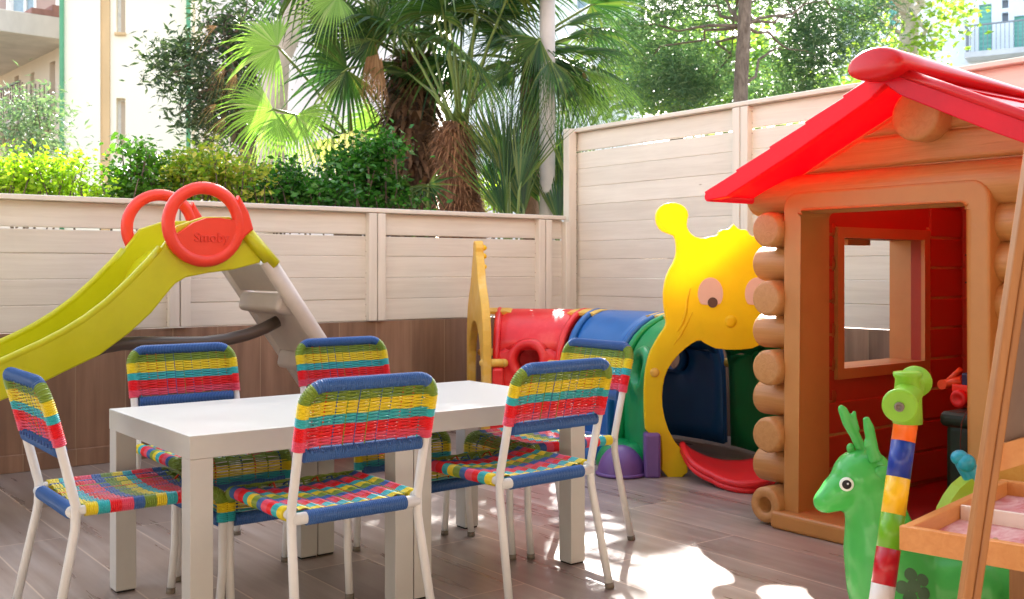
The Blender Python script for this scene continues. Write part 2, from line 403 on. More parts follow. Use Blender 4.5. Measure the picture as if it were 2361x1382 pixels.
def make_chair():
    c = thing('chair', '', 'chair')
    for s in (-1, 1):
        b = MB(); lo = [Vector((s * .163, -.052, .012)), Vector((s * .151, -.006, .235))]
        bend = [Vector((s * .15, -.001, .262)), Vector((s * .15, .0, .285)), Vector((s * .15, 0, .31))]
        up = [Vector((s * .15, yb(z), z)) for z in (.33, .36, .39, .425, .45)]
        b.tube(lo + bend + up, .0099, 12); l = b.build('back_leg', M['metal'], c)
        b = MB(); b.tube([Vector((s * .1637, -.0545, 0)), Vector((s * .163, -.052, .014))], .0114, 12); b.build('foot_cap', M['cap'], l)
        b = MB(); pts = [Vector((s * .15, .305, .0)), Vector((s * .15, .315, .12)), Vector((s * .15, .316, .255))]
        pts += [Vector((s * .15, .286 + .03 * math.cos(a), .27 + .03 * math.sin(a))) for a in [i * math.pi / 2 / 7 for i in range(8)]] + [Vector((s * .15, 0, .3))]
        pts[0].z = .012
        b.tube(pts, .0096, 12); l = b.build('front_leg', M['metal'], c)
        b = MB(); b.tube([Vector((s * .15, .3045, 0)), Vector((s * .15, .305, .014))], .0112, 12); b.build('foot_cap', M['cap'], l)
    b = MB(); b.tube([(-.15, 0, .292), (.15, 0, .292)], .0125, 14); b.build('rear_rail', M['metal'], c)
    # ---- seat
    b = MB()
    wrap(b, [(-.118, 0, .292), (.118, 0, .292)], .0158, lambda p, t: BL)
    wrap(b, [(-.138, .316, .232), (.138, .316, .232)], .0150, lambda p, t: BL)
    seq = [YE, TU, RE, PI_, BL, GR, YE, TU, RE, PI_, BL, GR, GR]
    rail = [Vector((0, .018, .3)), Vector((0, .286, .3))] + [Vector((0, .286 + .03 * math.cos(a), .27 + .03 * math.sin(a))) for a in [math.pi / 2 - i * math.pi / 2 / 6 for i in range(1, 7)]] + [Vector((0, .316, .232))]
    q, L = resample(rail, .001)
    def pos(s): return q[min(len(q) - 1, max(0, int(s / L * (len(q) - 1))))]
    def colS(s):
        if s < .285: return seq[min(11, int(s / .0238))]
        return GR if s < .305 else (YE if s < .328 else TU)
    for sd_ in (-1, 1):
        pts, _ = resample([p + Vector((sd_ * .15, 0, 0)) for p in q], .0022)
        rs = [.0144 - (.0019 if i % 2 else 0) for i in range(len(pts))]
        b.tube(pts, rs, 16, sm=False, mif=lambda i, n_=len(pts): colS(i / n_ * L))
    s = .004; i = 0
    while s < L - .006:
        p = pos(s); p2 = pos(s + .002); tn = (p2 - p).normalized() if (p2 - p).length > 1e-6 else Vector((0, 0, -1)); nrm = Vector((0, -tn.z, tn.y))
        ph = (i % 2) * math.pi; pts = []
        for k in range(37):
            x = -.146 + .292 * k / 36
            o = .0105 - .013 * (1 - (x / .146) ** 2) + .0024 * math.cos(x / .292 * 2 * math.pi * 8) + .0010 * math.cos(x / .292 * 16 * math.pi + ph)
            pts.append(p + Vector((x, 0, 0)) + nrm * (o if s < .27 else .011 + .002 * math.cos(x * 97 + ph)))
        b.tube(pts, .00155, 4, mi=colS(s), cap=False, flat=tn)
        # lower layer of the same turn
        if i % 2 == 0: b.tube([p + Vector((x, 0, 0)) - nrm * (.009 if s < .27 else .004) for x in (-.146, -.05, .05, .146)], .0014, 4, mi=colS(s), cap=False, flat=tn)
        s += .0036; i += 1
    for k in range(8):
        x = -.128 + .256 * k / 7
        pts = []
        for j in range(40):
            s = .0 + L * j / 39; p = pos(s); p2 = pos(min(L, s + .002)); tn = (p2 - p).normalized() if (p2 - p).length > 1e-6 else Vector((0, 0, -1)); nrm = Vector((0, -tn.z, tn.y))
            pts.append(p + Vector((x, 0, 0)) + nrm * ((.0105 - .013 * (1 - (x / .146) ** 2)) - .0015 if s < .27 else .009))
        b.tube(pts, .0026, 5, mi=(BL, GR, OR)[k % 3], cap=False)
    b.build('seat', CORD, c)
    # ---- backrest
    b = MB(); ZT = .567; rc = .042
    side = lambda s_: [Vector((s_ * HW, yb(z), z)) for z in (.436, .455, .48, .50, ZT - rc)]
    corner = lambda s_: [Vector((s_ * (HW - rc + rc * math.cos(a)), yb(ZT - rc + rc * math.sin(a)), ZT - rc + rc * math.sin(a))) for a in [i * math.pi / 2 / 8 for i in range(1, 9)]]
    def colB(z): return PI_ if z < .4565 else RE if z < .4835 else TU if z < .503 else YE if z < .531 else GR
    path = side(-1) + corner(-1) + corner(1)[::-1] + side(1)[::-1]
    wrap(b, path, .0142, lambda p, t: BL if (p.z > ZT - .008 and abs(p.x) < HW - .012) else colB(p.z))
    zb = .424
    wrap(b, [(-.137, yb(zb), zb), (.137, yb(zb), zb)], .0148, lambda p, t: BL)
    z = .442; i = 0
    while z < ZT - .016:
        xw = HW - .005 if z < ZT - rc else HW - rc + math.sqrt(max(0, rc ** 2 - (z - ZT + rc) ** 2)) - .006
        for lay in (0, 1):
            pts = []
            for k in range(45):
                x = -xw + 2 * xw * k / 44
                edge = 1 - abs(x) / xw
                pts.append(Vector((x, yb(z) + (.010 if lay else -.010) * max(0, 1 - edge * 6) + .0038 * math.sin(x / .3 * 11 * math.pi + (i + lay) % 2 * math.pi) * min(1, edge * 8), z + .0018 * lay + .0007 * math.sin(x * 60 + i))))
            b.tube(pts, .00168, 4, mi=colB(z), cap=False, flat=(0, 0, 1))
        z += .0035; i += 1
    for k in range(11):
        x = -.128 + .256 * k / 10
        for dy in (-.0016, .0016):
            b.tube([Vector((x + dy, yb(zz) + dy, zz)) for zz in (zb, .46, .49, .52, .545, ZT)], .0011, 5, mi=(OR, OR, BL, GR, BL, GR, BL, BL, OR, OR, TU)[k], cap=False)
        # short loops over the blue bars, as the cord ends make
        for zz in (zb + .012, ZT - .012):
            b.tube([Vector((x, yb(zz) - .013, zz)), Vector((x + .004, yb(zz) - .0145, zz + (.008 if zz > .5 else -.008)))], .0022, 5, mi=BL)
    b.build('backrest', CORD, c)
    return c
chair0 = make_chair()
cols_ = [((-.326, 2.215), 0, 'woven chair seen from behind, on the near side of the left table'),
         ((.085, 2.5685), 3, 'woven chair seen from behind, on the near side of the right table'),
         ((-.991, 2.29), -90, 'woven chair at the left end of the tables, seen from the side'),
         ((-.924, 3.025), 180, 'woven chair behind the left table, under the yellow slide and brown bar'),
         ((-.507, 3.317), 180, 'woven chair behind the tables beside the foot of the slide ladder'),
         ((.213, 3.205), 88, 'woven chair at the right end of the tables, in front of the tunnel')]
for i, ((X, Z), rz, lab) in enumerate(cols_):
    o = chair0 if i == 0 else copy_tree(chair0)
    p = c2w(X, Z); o.location = p; o.rotation_euler = (0, 0, R(rz)); tag(o, lab.replace('woven', 'rainbow woven'), 'chair', 'rainbow woven chairs around the tables')

# ------------------------------------------------------------------ slide
VS, WS = 3.6, .42
s2 = lambda px, py: (lambda p: (p.x, p.z))(atV(px, py, VS))
PM = lambda v: Matrix(((1, 0, 0, 0), (0, 0, 1, v), (0, 1, 0, 0), (0, 0, 0, 1)))     # (x, y, w) -> (x, v+w, y)
sl = thing('slide', 'yellow-green plastic slide with two red wheel handles against the low fence', 'slide', (s2(600, 600)[0], VS, 0))
rim = [(372, 572), (345, 604), (300, 650), (250, 697), (200, 735), (150, 766), (100, 792), (50, 815), (0, 838), (-80, 874), (-180, 925), (-290, 985), (-390, 1045), (-470, 1080)]
low = [(-500, 1150), (-400, 1140), (-300, 1095), (-190, 1030), (-80, 965), (0, 926), (80, 893), (150, 858), (230, 820), (300, 768), (350, 722), (385, 678), (405, 655), (430, 640)]
low2 = [(480, 630), (540, 622), (600, 606), (606, 590), (562, 522), (530, 500), (470, 500), (410, 520)]
outl = [s2(*p) for p in rim] + [s2(*p) for p in low] + [s2(*p) for p in low2]
b = MB()
for v0 in (VS, VS + WS - .022): b.extr(outl, 0, .022, PM(v0), .006)
# rounded rims
for v0 in (VS + .011, VS + WS - .011): b.tube([(s2(*p)[0], v0, s2(*p)[1]) for p in rim], .0135, 8)
# sliding bed, between the sides
bed = [s2(*p) for p in [(480, 560), (430, 575), (395, 602), (360, 660), (310, 716), (250, 765), (190, 802), (120, 836), (40, 873), (-60, 920), (-170, 980), (-280, 1045), (-390, 1110), (-480, 1135)]]
bed2 = [(x, z - .014) for x, z in bed][::-1]
b.extr(bed + bed2, .02, WS - .02, PM(VS), 0)
b.build('chute', M['lime'], sl)
q = [s2(560, 528), s2(632, 612)]
for v0 in (VS + .0, VS + WS):
    b = MB(); b.tube([(q[0][0], v0, q[0][1]), (q[1][0], v0, q[1][1])], .026, 12); b.build('top_post', M['lime'], sl)
wc = s2(468, 518); RW = .128
def wheel(v0):
    b = MB(); n = 40
    b.tube([(wc[0] + RW * math.cos(2 * math.pi * i / n), v0, wc[1] + RW * math.sin(2 * math.pi * i / n)) for i in range(n)], .0225, 12, closed=True)
    up = [s2(*p) for p in [(392, 545), (412, 535), (440, 515), (470, 504), (500, 503), (530, 508), (552, 508)]]
    a0 = math.atan2(up[-1][1] - wc[1], up[-1][0] - wc[0]); a1 = math.atan2(up[0][1] - wc[1], up[0][0] - wc[0]) 
    if a1 > 0: a1 -= 2 * math.pi
    ar = [(wc[0] + RW * math.cos(a0 + (a1 - a0) * i / 20), wc[1] + RW * math.sin(a0 + (a1 - a0) * i / 20)) for i in range(21)]
    b.extr(up + ar, -.013, .013, PM(v0), .005)
    fl = [s2(*p) for p in [(545, 452), (566, 488), (578, 530), (560, 545), (548, 560), (535, 500)]]
    b.extr(fl, -.02, .02, PM(v0), .008)
    return b
wl = wheel(VS - .012).build('wheel_handle', M['wheelred'], sl); w2 = wheel(VS + WS + .012).build('wheel_handle', M['wheelred'], sl)
cu = bpy.data.curves.new('lettering', 'FONT'); cu.body = 'Smoby'; cu.size = .047; cu.extrude = .0015; cu.bevel_depth = .0006; cu.align_x = 'CENTER'; cu.align_y = 'CENTER'; cu.offset = .0003
to = bpy.data.objects.new('tmp', cu); C.objects.link(to); bpy.context.view_layer.update()
me = bpy.data.meshes.new_from_object(to.evaluated_get(bpy.context.evaluated_depsgraph_get())); bpy.data.objects.remove(to)
me.materials.clear(); me.materials.append(plastic('embossed_red', lin(222, 50, 32), .3))
lt = bpy.data.objects.new('lettering', me); C.objects.link(lt); lt.parent = wl
tp = s2(482, 549); lt.location = Vector((tp[0], VS - .0265, tp[1])) - sl.location; lt.rotation_euler = (R(90), 0, 0)
# ladder
la, lb = s2(618, 600), s2(935, 1088); dl = Vector((lb[0] - la[0], 0, lb[1] - la[1])).normalized(); nl = Vector((dl.z, 0, -dl.x))
if nl.x > 0: nl = -nl          # towards the underside
b = MB(); L_ = (Vector((lb[0], 0, lb[1])) - Vector((la[0], 0, la[1]))).length
for v0 in (VS + .01, VS + WS - .01): b.tube([(la[0] + dl.x * L_ * t, v0, la[1] + dl.z * L_ * t) for t in (0, .25, .5, .75, .97)], .031, 14)
mid = Vector((la[0], VS + WS / 2, la[1])) + dl * (L_ / 2) + nl * .006
rx = Matrix(((dl.x, 0, nl.x), (0, 1, 0), (dl.z, 0, nl.z))).to_euler()
b.build('side_rail', M['greyp'], sl)
for (d0, d1, k) in ((0, .13, 0), (.19, .42, 1), (.47, .70, 1), (.75, .97, 1)):
    c0 = Vector((la[0], VS + WS / 2, la[1])) + dl * (L_ * (d0 + d1) / 2) + nl * .004
    b = MB(); b.box(c0, (L_ * (d1 - d0), WS - .05, .03), rx, .01, seg=3)
    st = Vector((la[0], VS + WS / 2, la[1])) + dl * (L_ * d0 + .02)
    if k: b.box(st + Vector((-.03, 0, .012)), (.085, WS - .055, .075), Euler((0, R(12), 0)), .02, seg=4)
    b.build('step', M['greyp'], sl)
for v0 in (VS + .0, VS + WS):
    ft = Vector((lb[0], v0, 0)); b = MB(); b.ell(ft + Vector((-.045, 0, .035)), (.085, .05, .05), Euler((0, R(18), 0))); b.build('foot', M['wheelred'], sl)
b = MB(); b.tube([atV(px, py, VS + .16) for px, py in [(640, 741), (610, 757), (570, 772), (520, 784), (470, 790), (420, 791), (370, 791), (320, 791), (280, 793), (240, 800), (200, 815), (160, 830)]], .0235, 12)
b.build('support_bar', M['brownp'], sl)

# ------------------------------------------------------------------ caterpillar tunnel
ct = thing('play_tunnel', 'crawl-through caterpillar tunnel of red, blue and green rings with a yellow face', 'play tunnel', c2w(.3, 4.6))
AC = (-.1, 4.08); AR = .93; TW = .285; TH = .60
def prof(n=18):            # arch section (side, z): straight sides, round top
    pts = [(-TW * 1.03, .02)]
    for i in range(n + 1):
        a = math.pi - math.pi * i / n
        pts.append((TW * math.cos(a) , TH - .30 + .30 * (abs(math.sin(a)) ** .8)))
    pts.append((TW * 1.03, .02)); return pts
def ringpt(th, side, z): r = AR + side; return c2w(AC[0] + r * math.sin(th), AC[1] + r * math.cos(th), z)
def segment(t0, t1, mat, name):
    b = MB(); NA = 14; pr = prof(); K = []
    thc = (t0 + t1) / 2
    hz = .40; hr = .068
    for i in range(NA + 1):
        th = t0 + (t1 - t0) * i / NA; e = min(i, NA - i); bul = 1.0 + (.035 if e >= 2 else 0)
        row = []
        for j, (sx, z) in enumerate(pr): row.append((sx * bul, z + (.012 if (e >= 2 and z > .3) else 0)))
        K.append((th, row))
    def P(i, j): th, row = K[i]; return ringpt(th, row[j][0], row[j][1])
    # inner-side wall (facing the patio) is replaced below by a fine panel with a real round hole
    for i in range(NA):
        for j in range(len(pr) - 1):
            if j in (0, 1, 2, len(pr) - 2, len(pr) - 3, len(pr) - 4): continue
            b.quad([P(i, j), P(i + 1, j), P(i + 1, j + 1), P(i, j + 1)])
    zlim = {True: pr[3][1], False: pr[len(pr) - 4][1]}
    for sgn in (-1, 1):
        jj = 3 if sgn < 0 else len(pr) - 4
        ztop = pr[jj][1]
        def side_at(z, e2):
            # interpolate side offset from the profile
            best = None; pl = pr[:4] if sgn < 0 else pr[-4:][::-1]
            for a_, b_ in zip(pl, pl[1:]):
                if a_[1] <= z <= b_[1] + 1e-9: best = a_[0] + (b_[0] - a_[0]) * (z - a_[1]) / (b_[1] - a_[1])
            if best is None: best = pl[-1][0]
            return best
        dth = (t1 - t0) / 2; rr = AR + sgn * TW
        nseg = 32; ringv = []
        # from hole circle outward to the rectangle in (theta, z)
        hc = .33 if ztop < .42 else .38
        def pt(th, z, push=0):
            u_ = (th - thc) / dth; e = 1.035 if abs(u_) < .72 else 1.0
            zz = z + (.012 if (e > 1 and z > .3) else 0)
            return ringpt(th, side_at(z, e) * e + sgn * push, zz)
        for a_i in range(nseg):
            a = 2 * math.pi * a_i / nseg; dx, dz = math.cos(a), math.sin(a)
            ch = [pt(thc + hr * .86 * dx / rr, hc + hr * .86 * dz, -.05), pt(thc + hr * dx / rr, hc + hr * dz, .012), pt(thc + hr * 1.18 * dx / rr, hc + hr * 1.18 * dz, .012), pt(thc + hr * 1.3 * dx / rr, hc + hr * 1.3 * dz, 0)]
            # distance to rectangle border
            hw, zu, zl = dth * rr, ztop - hc, hc - .02
            k = min(hw / abs(dx) if abs(dx) > 1e-6 else 9, (zu if dz > 0 else zl) / abs(dz) if abs(dz) > 1e-6 else 9)
            k0 = hr * 1.3
            for f_ in (.25, .5, .75, 1.0):
                kk = k0 + (k - k0) * f_
                ch.append(pt(thc + kk * dx / rr, min(ztop, hc + kk * dz), 0))
            ringv.append(ch)
        for i in range(nseg):
            A, B = ringv[i], ringv[(i + 1) % nseg]
            for k in range(len(A) - 1): b.quad([A[k], B[k], B[k + 1], A[k + 1]])
        # corner fillers
        for (ts, zz) in ((t0, .02), (t1, .02), (t0, ztop), (t1, ztop)):
            best = sorted(range(nseg), key=lambda i: (ringv[i][-1] - pt(ts, zz)).length + (ringv[(i + 1) % nseg][-1] - pt(ts, zz)).length)[0]
            b.bm.faces.new([b.bm.verts.new(p) for p in (ringv[best][-1], ringv[(best + 1) % nseg][-1], pt(ts, zz))])
    bmesh.ops.remove_doubles(b.bm, verts=b.bm.verts, dist=.0008)
    for f in b.bm.faces: f.smooth = True
    o = b.build(name, mat, ct)
    sm = o.modifiers.new('thickness', 'SOLIDIFY'); sm.thickness = .012; sm.offset = -1
    return o
d = math.pi / 2 / 3
for k, (mt, nm) in enumerate(((M['cred'], 'tunnel_ring'), (M['cblue'], 'tunnel_ring'), (M['cgreen'], 'tunnel_ring'))):
    o = segment(.03 + k * d, (k + 1) * d - .012, mt, nm); o['label'] = ('red tunnel ring', 'blue tunnel ring', 'green tunnel ring')[k]
    b = MB()       # flange lips at each end of the ring
    for th in (.045 + k * d, (k + 1) * d - .028):
        b.tube([ringpt(th, sx * 1.04, z + .004) for sx, z in prof()], .016, 8)
    fo = b.build('flange', mt, ct); fo['label'] = ('red flange', 'blue flange', 'green flange')[k]
# cream clips over the joints
for th in (.03, d, 2 * d):
    b = MB(); ar = [(sx * 1.08, z + .012) for sx, z in prof(18)][8:13]
    for (a_, b_) in zip(ar, ar[1:]):
        pass
    rows = [[ringpt(th + dt, sx, z + (.004 if abs(dt) < .07 else 0)) for sx, z in ar] for dt in (-.085, -.06, .06, .085)]
    for i in range(3):
        for j in range(len(ar) - 1): b.quad([rows[i][j], rows[i + 1][j], rows[i + 1][j + 1], rows[i][j + 1]])
    o = b.build('joint_clip', M['ctail'], ct, weld=.0005); o.modifiers.new('t', 'SOLIDIFY').thickness = .014
    for s in (-1, 1):
        b = MB(); b.tube([ringpt(th - .075, s * TW * 1.09, .38), ringpt(th + .075, s * TW * 1.09, .38)], .019, 12); b.ell(ringpt(th - .075, s * TW * 1.09, .38), (.019,) * 3, n=12, k=8); b.ell(ringpt(th + .075, s * TW * 1.09, .38), (.019,) * 3, n=12, k=8)
        b.build('joint_pin', M['ctail'], ct)
# head plate
HP = c2w(.83, 4.06); hdir = Vector((cs, -sn, 0))                    # plate runs along the camera's right at this place
hx = Vector(c2w(1, -.03)).normalized(); hn = Vector((hx.y, -hx.x, 0))
if hn.dot(Vector(c2w(0, 1))) < 0: hn = -hn                           # away from the patio
def hp(px, py):                                                     # photo pixel of the face -> plate coordinates in metres
    r = (px - CX) / F; dr = Vector(c2w(r, 1)); t = (HP.dot(hn)) / dr.dot(hn); p = dr * t
    return ((p - HP).dot(hx), H - (py - HY) / F * t)
HM = Matrix(((hx.x, 0, hn.x, HP.x), (hx.y, 0, hn.y, HP.y), (0, 1, 0, 0), (0, 0, 0, 1)))
def sm_poly(pts, it=2):
    for _ in range(it):
        o = []
        for i in range(len(pts)):
            a, b_ = pts[i], pts[(i + 1) % len(pts)]
            o += [(a[0] * .75 + b_[0] * .25, a[1] * .75 + b_[1] * .25), (a[0] * .25 + b_[0] * .75, a[1] * .25 + b_[1] * .75)]
        pts = o
    return pts
CXH = 1690
left = [(1690, 518), (1678, 530), (1660, 530), (1652, 545), (1640, 545), (1618, 551), (1596, 545), (1583, 528), (1582, 515), (1587, 492), (1574, 474), (1550, 467), (1526, 472), (1512, 490), (1511, 512), (1522, 532), (1543, 540), (1556, 545), (1560, 575), (1556, 600), (1538, 630), (1529, 665), (1529, 705), (1536, 740), (1533, 755), (1515, 780), (1496, 815), (1486, 860), (1484, 910), (1485, 960), (1488, 998), (1520, 1000), (1525, 1030), (1525, 1100), (1585, 1100), (1582, 1050), (1545, 1005), (1527, 950), (1525, 900), (1534, 858), (1555, 825), (1585, 797), (1612, 782), (1628, 794), (1655, 806)]
full = [hp(*p) for p in left]; full += [(-x + 2 * hp(CXH, 600)[0], z) for x, z in full[::-1] if True]
full = [p for i, p in enumerate(full) if i == 0 or (abs(p[0] - full[i - 1][0]) + abs(p[1] - full[i - 1][1])) > 1e-4]
b = MB(); b.extr(sm_poly(full, 1), -.02, .02, HM, .008, seg=3); hd = b.build('face_plate', M['cyellow'], ct); hd['label'] = 'yellow smiling caterpillar face with ball feelers'
def onplate(px, py, w=-.023): x, z = hp(px, py); return HM @ Vector((x, z, w))
for ex in (1636, 2 * CXH - 1636):
    x0, z0 = hp(ex, 682); pts = []
    for i in range(28):
        a = 2 * math.pi * i / 28; X_ = .048 * math.cos(a); Z_ = .062 * math.sin(a)
        if Z_ < -.04: Z_ = -.04 - (Z_ + .04) * -.15
        pts.append((x0 + X_, z0 + Z_ + .008))
    b = MB(); b.extr(pts, -.0235, -.0195, HM, .001); ey = b.build('eye', M['eye'], ct)
    b = MB(); cx_ = x0 + (.008 if ex < CXH else .008); cz_ = z0 - .026
    b.extr([(cx_ + .019 * math.cos(2 * math.pi * i / 20), cz_ + .020 * math.sin(2 * math.pi * i / 20)) for i in range(20)], -.0262, -.0233, HM); b.build('pupil', M['pupil'], ey)
b = MB(); b.lathe([(.024, 0), (.022, .006), (.012, .008), (.0, .008)], Matrix.Translation(onplate(1682, 741, -.018)) @ (-hn).to_track_quat('Z', 'Y').to_matrix().to_4x4(), 20); b.build('nose', M['cyellow'], ct)
for q_ in ((1508, 858), (2 * CXH - 1508, 858)):
    b = MB(); b.lathe([(.018, 0), (.016, .01), (.006, .012), (0, .012)], Matrix.Translation(onplate(*q_, -.018)) @ (-hn).to_track_quat('Z', 'Y').to_matrix().to_4x4(), 16); b.build('bolt', M['ctail'], ct)
# smile creases
b = MB(); b.tube([onplate(*p, -.019) for p in [(1590, 665), (1583, 690), (1580, 720), (1572, 745), (1560, 765)]], [.002, .005, .006, .005, .002], 8); b.tube([onplate(*p, -.019) for p in [(1595, 720), (1582, 745), (1566, 775), (1552, 795)]], [.002, .005, .005, .002], 8); b.build('crease', M['cyellow'], ct)
# tongue
b = MB(); rows = []
tc_ = hp(CXH, 600)[0]; NR = 10
for i in range(NR + 1):
    t = i / NR; wv = .196 * (1 - .12 * t - .32 * t ** 4); row = []
    for j in range(15):
        s_ = -1 + 2 * j / 14; dep = -.01 - .30 * t * (1 - .36 * s_ ** 2); zz = .03 + .034 * (abs(s_) ** 2.2) * (1.9 - 1.6 * t) + .025 * (1 - t)
        if abs(s_) > .99: zz += .004
        row.append(HM @ Vector((tc_ + s_ * wv, zz, dep)))
    rows.append(row)
for i in range(NR):
    for j in range(14): b.quad([rows[i][j], rows[i + 1][j], rows[i + 1][j + 1], rows[i][j + 1]])
b.tube([r[0] for r in rows] + rows[-1][1:-1] + [r[-1] for r in rows[::-1]], .0135, 8)
b.tube([rows[0][0]+Vector((0,0,-.012))] + [r[0]+Vector((0,0,-.02)) for r in rows] + [p+Vector((0,0,-.02)) for p in rows[-1][1:-1]] + [r[-1]+Vector((0,0,-.02)) for r in rows[::-1]], .012, 8)
tg = b.build('tongue', M['tongue'], ct, weld=.0004); tg.modifiers.new('t', 'SOLIDIFY').thickness = .01
for f in tg.data.polygons: f.use_smooth = True
# purple feet by the face: tapered block and dome, both sides; coloured domes by the rings
for s in (-1, 1):
    x0 = hp(1502, 1050)[0]; x0 = x0 if s < 0 else 2 * tc_ - x0
    b = MB(); c0 = HM @ Vector((x0, .085, -.015))
    b.box(c0, (.062, .075, .17), Euler((0, 0, math.atan2(hx.y, hx.x))), .010); b.build('foot_block', M['cpurple'], ct)
    b = MB(); c0 = HM @ Vector((x0 + s * .115, 0.003, .02)); b.ell(c0, (.093, .093, .112), zmin=0.0, n=28); b.lathe([(.10, 0), (.10, .008), (.092, .012)], Matrix.Translation(c0), 28); b.build('foot_dome', M['cpurple'], ct)
for th, mt in ((2.55 * d, 'cgreen'), (2.2 * d, 'cgreen'), (1.5 * d, 'cblue'), (.5 * d, 'cred')):
    p = ringpt(th, -TW - .05, 0); b = MB(); b.ell(p, (.10, .10, .105), zmin=0.0, n=26); b.build('foot_dome', M[mt], ct)
for th, mt in ((1.12 * d, 'cblue'), (1.85 * d, 'cblue'), (.12 * d, 'cred'), (.85 * d, 'cred')):
    p = ringpt(th, -TW - .03, .13); b = MB(); b.box(p, (.07, .07, .26), Euler((0, 0, -th - YAW)), .012); b.box(p + Vector((0, 0, .16)), (.05, .05, .14), Euler((0, 0, -th - YAW)), .012); b.build('foot_block', M[mt], ct)
# tail plate, edge-on to the camera
tn_ = Vector(c2w(-.15, 1)).normalized(); tp0 = c2w(AC[0] - .06, AC[1] + AR)
TM = Matrix(((tn_.x, 0, -tn_.y, tp0.x), (tn_.y, 0, tn_.x, tp0.y), (0, 1, 0, 0), (0, 0, 0, 1)))
tl = [(0, .93), (.03, .935), (.055, .91), (.05, .87), (.09, .84), (.12, .79), (.15, .74), (.20, .70), (.25, .66), (.30, .60), (.335, .5), (.34, .35), (.335, .0), (.26, 0), (.27, .3), (.24, .42), (.15, .52), (0, .56)]
pts = tl + [(-x, z) for x, z in tl[::-1]][1:-1]
b = MB(); b.extr(sm_poly(pts, 1), -.02, .02, TM, .007)
o = b.build('tail_plate', M['ctail'], ct); o['label'] = 'faded yellow tail plate seen edge-on'
for z in (.9, .86, .81):
    b = MB(); b.ell(TM @ Vector((-.02, z, -.015)), (.02, .03, .016), n=12, k=8); b.build('tail_stud', M['cyellow'], ct)

# ------------------------------------------------------------------ playhouse
ph = thing('playhouse', 'log-cabin plastic playhouse with a bright red roof and open doorway', 'playhouse', (2.7, 1.6, 0))
UF, U2, V1, V0, GC = 2.70, 3.70, 2.12, 1.06, 1.59
DV1, DV0, DZ = 2.018, 1.4735, .976
LS = .1075
def log(b, v0, v1, z, r=.055, u=None, round_=True):
    u = UF + .035 if u is None else u
    pts, rs = [], []
    L = v1 - v0; n = 12
    for i in range(7):
        a = math.pi / 2 * i / 6; pts.append(Vector((u, v0 + .035 * (1 - math.sin(a)) if round_ else v0 + .001 * i, z))) if False else None
    m = 6
    for i in range(m + 1): a = math.pi / 2 * i / m; pts.append(Vector((u, v0 + (.03 * (1 - math.cos(a)) if round_ else .0005 * i), z))); rs.append(r * (math.sin(a) if round_ else 1) if i else (.012 if round_ else r))
    for i in range(m + 1): a = math.pi / 2 * (1 - i / m); pts.append(Vector((u, v1 - (.03 * (1 - math.cos(a)) if round_ else .0005 * (m - i)), z))); rs.append(r * (math.sin(a) if round_ else 1) if i < m else (.012 if round_ else r))
    b.tube(pts, rs, 20)
zs_ends = [.922, .707, .49, .279, .062]
for sd2 in (1, 0):
    b = MB()
    for k in range(9):
        z = .064 + k * LS; odd = k % 2 == 1
        if sd2: log(b, DV1 + .03, V1 + (.115 if odd else .03), z, .056)
        else: log(b, V0 - (.115 if odd else .03), DV0 - .03, z, .056)
    b.build('log_wall', M['log'], ph)
# plain wall behind the logs, with doorway (left piece, right piece, lintel)
b = MB()
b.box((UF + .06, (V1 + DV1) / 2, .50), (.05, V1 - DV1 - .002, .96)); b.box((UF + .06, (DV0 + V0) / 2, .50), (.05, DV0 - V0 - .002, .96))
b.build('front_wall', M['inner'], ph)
b = MB(); b.extr([(V0, .985), (V1 + .01, .985), (V1 + .01, 1.05), (GC + .02, 1.306), (GC - .02, 1.306), (V0, 1.04)], 0, .06, Matrix(((0, 0, 1, UF + .012), (1, 0, 0, 0), (0, 1, 0, 0), (0, 0, 0, 1)))); b.build('gable', M['log'], ph)
# gable logs
b = MB()
log(b, V0 - .045, V1 + .125, 1.03, .062, UF + .02)
hf = lambda z: (1.300 - z) / .468
for z0_, z1_ in ((1.094, 1.182), (1.186, 1.296)): b.extr([(GC - hf(z0_), z0_), (GC + hf(z0_), z0_), (GC + hf(z1_), z1_), (GC - hf(z1_), z1_)], -.012, .02, Matrix(((0, 0, 1, UF + .012), (1, 0, 0, 0), (0, 1, 0, 0), (0, 0, 0, 1))), .016, seg=4)
b.build('gable_logs', M['log'], ph)
b = MB(); mx_ = Matrix.Translation((UF + .08, GC + .025, 1.222)) @ Euler((0, R(-90), 0)).to_matrix().to_4x4()
b.lathe([(.072, 0), (.072, .14), (.068, .148), (.058, .15), (.0, .15)], mx_, 32); b.build('ridge_log', M['logend'], ph)
# log ends
for z in zs_ends:
    for vv in (V1 + .005, V0 - .005):
        b = MB(); mx_ = Matrix.Translation((UF + .06, vv, z)) @ Euler((0, R(-90), 0)).to_matrix().to_4x4()
        if z < .1: b.lathe([(.056, 0), (.056, .125), (.052, .133), (.027, .133), (.024, .125), (.024, .07), (0, .07)], mx_, 28)
        else: b.lathe([(.056, 0), (.056, .115), (.050, .127), (.044, .128), (0, .128)], mx_, 28)
        b.build('log_end', M['logend'], ph)
        if z < .1:
            b = MB(); b.lathe([(.014, 0), (.014, .012), (.008, .014), (0, .014)], mx_ @ Matrix.Translation((0, 0, .07)), 16); b.build('screw', plastic('pinkish_bolt', lin(150, 80, 80)), ph)
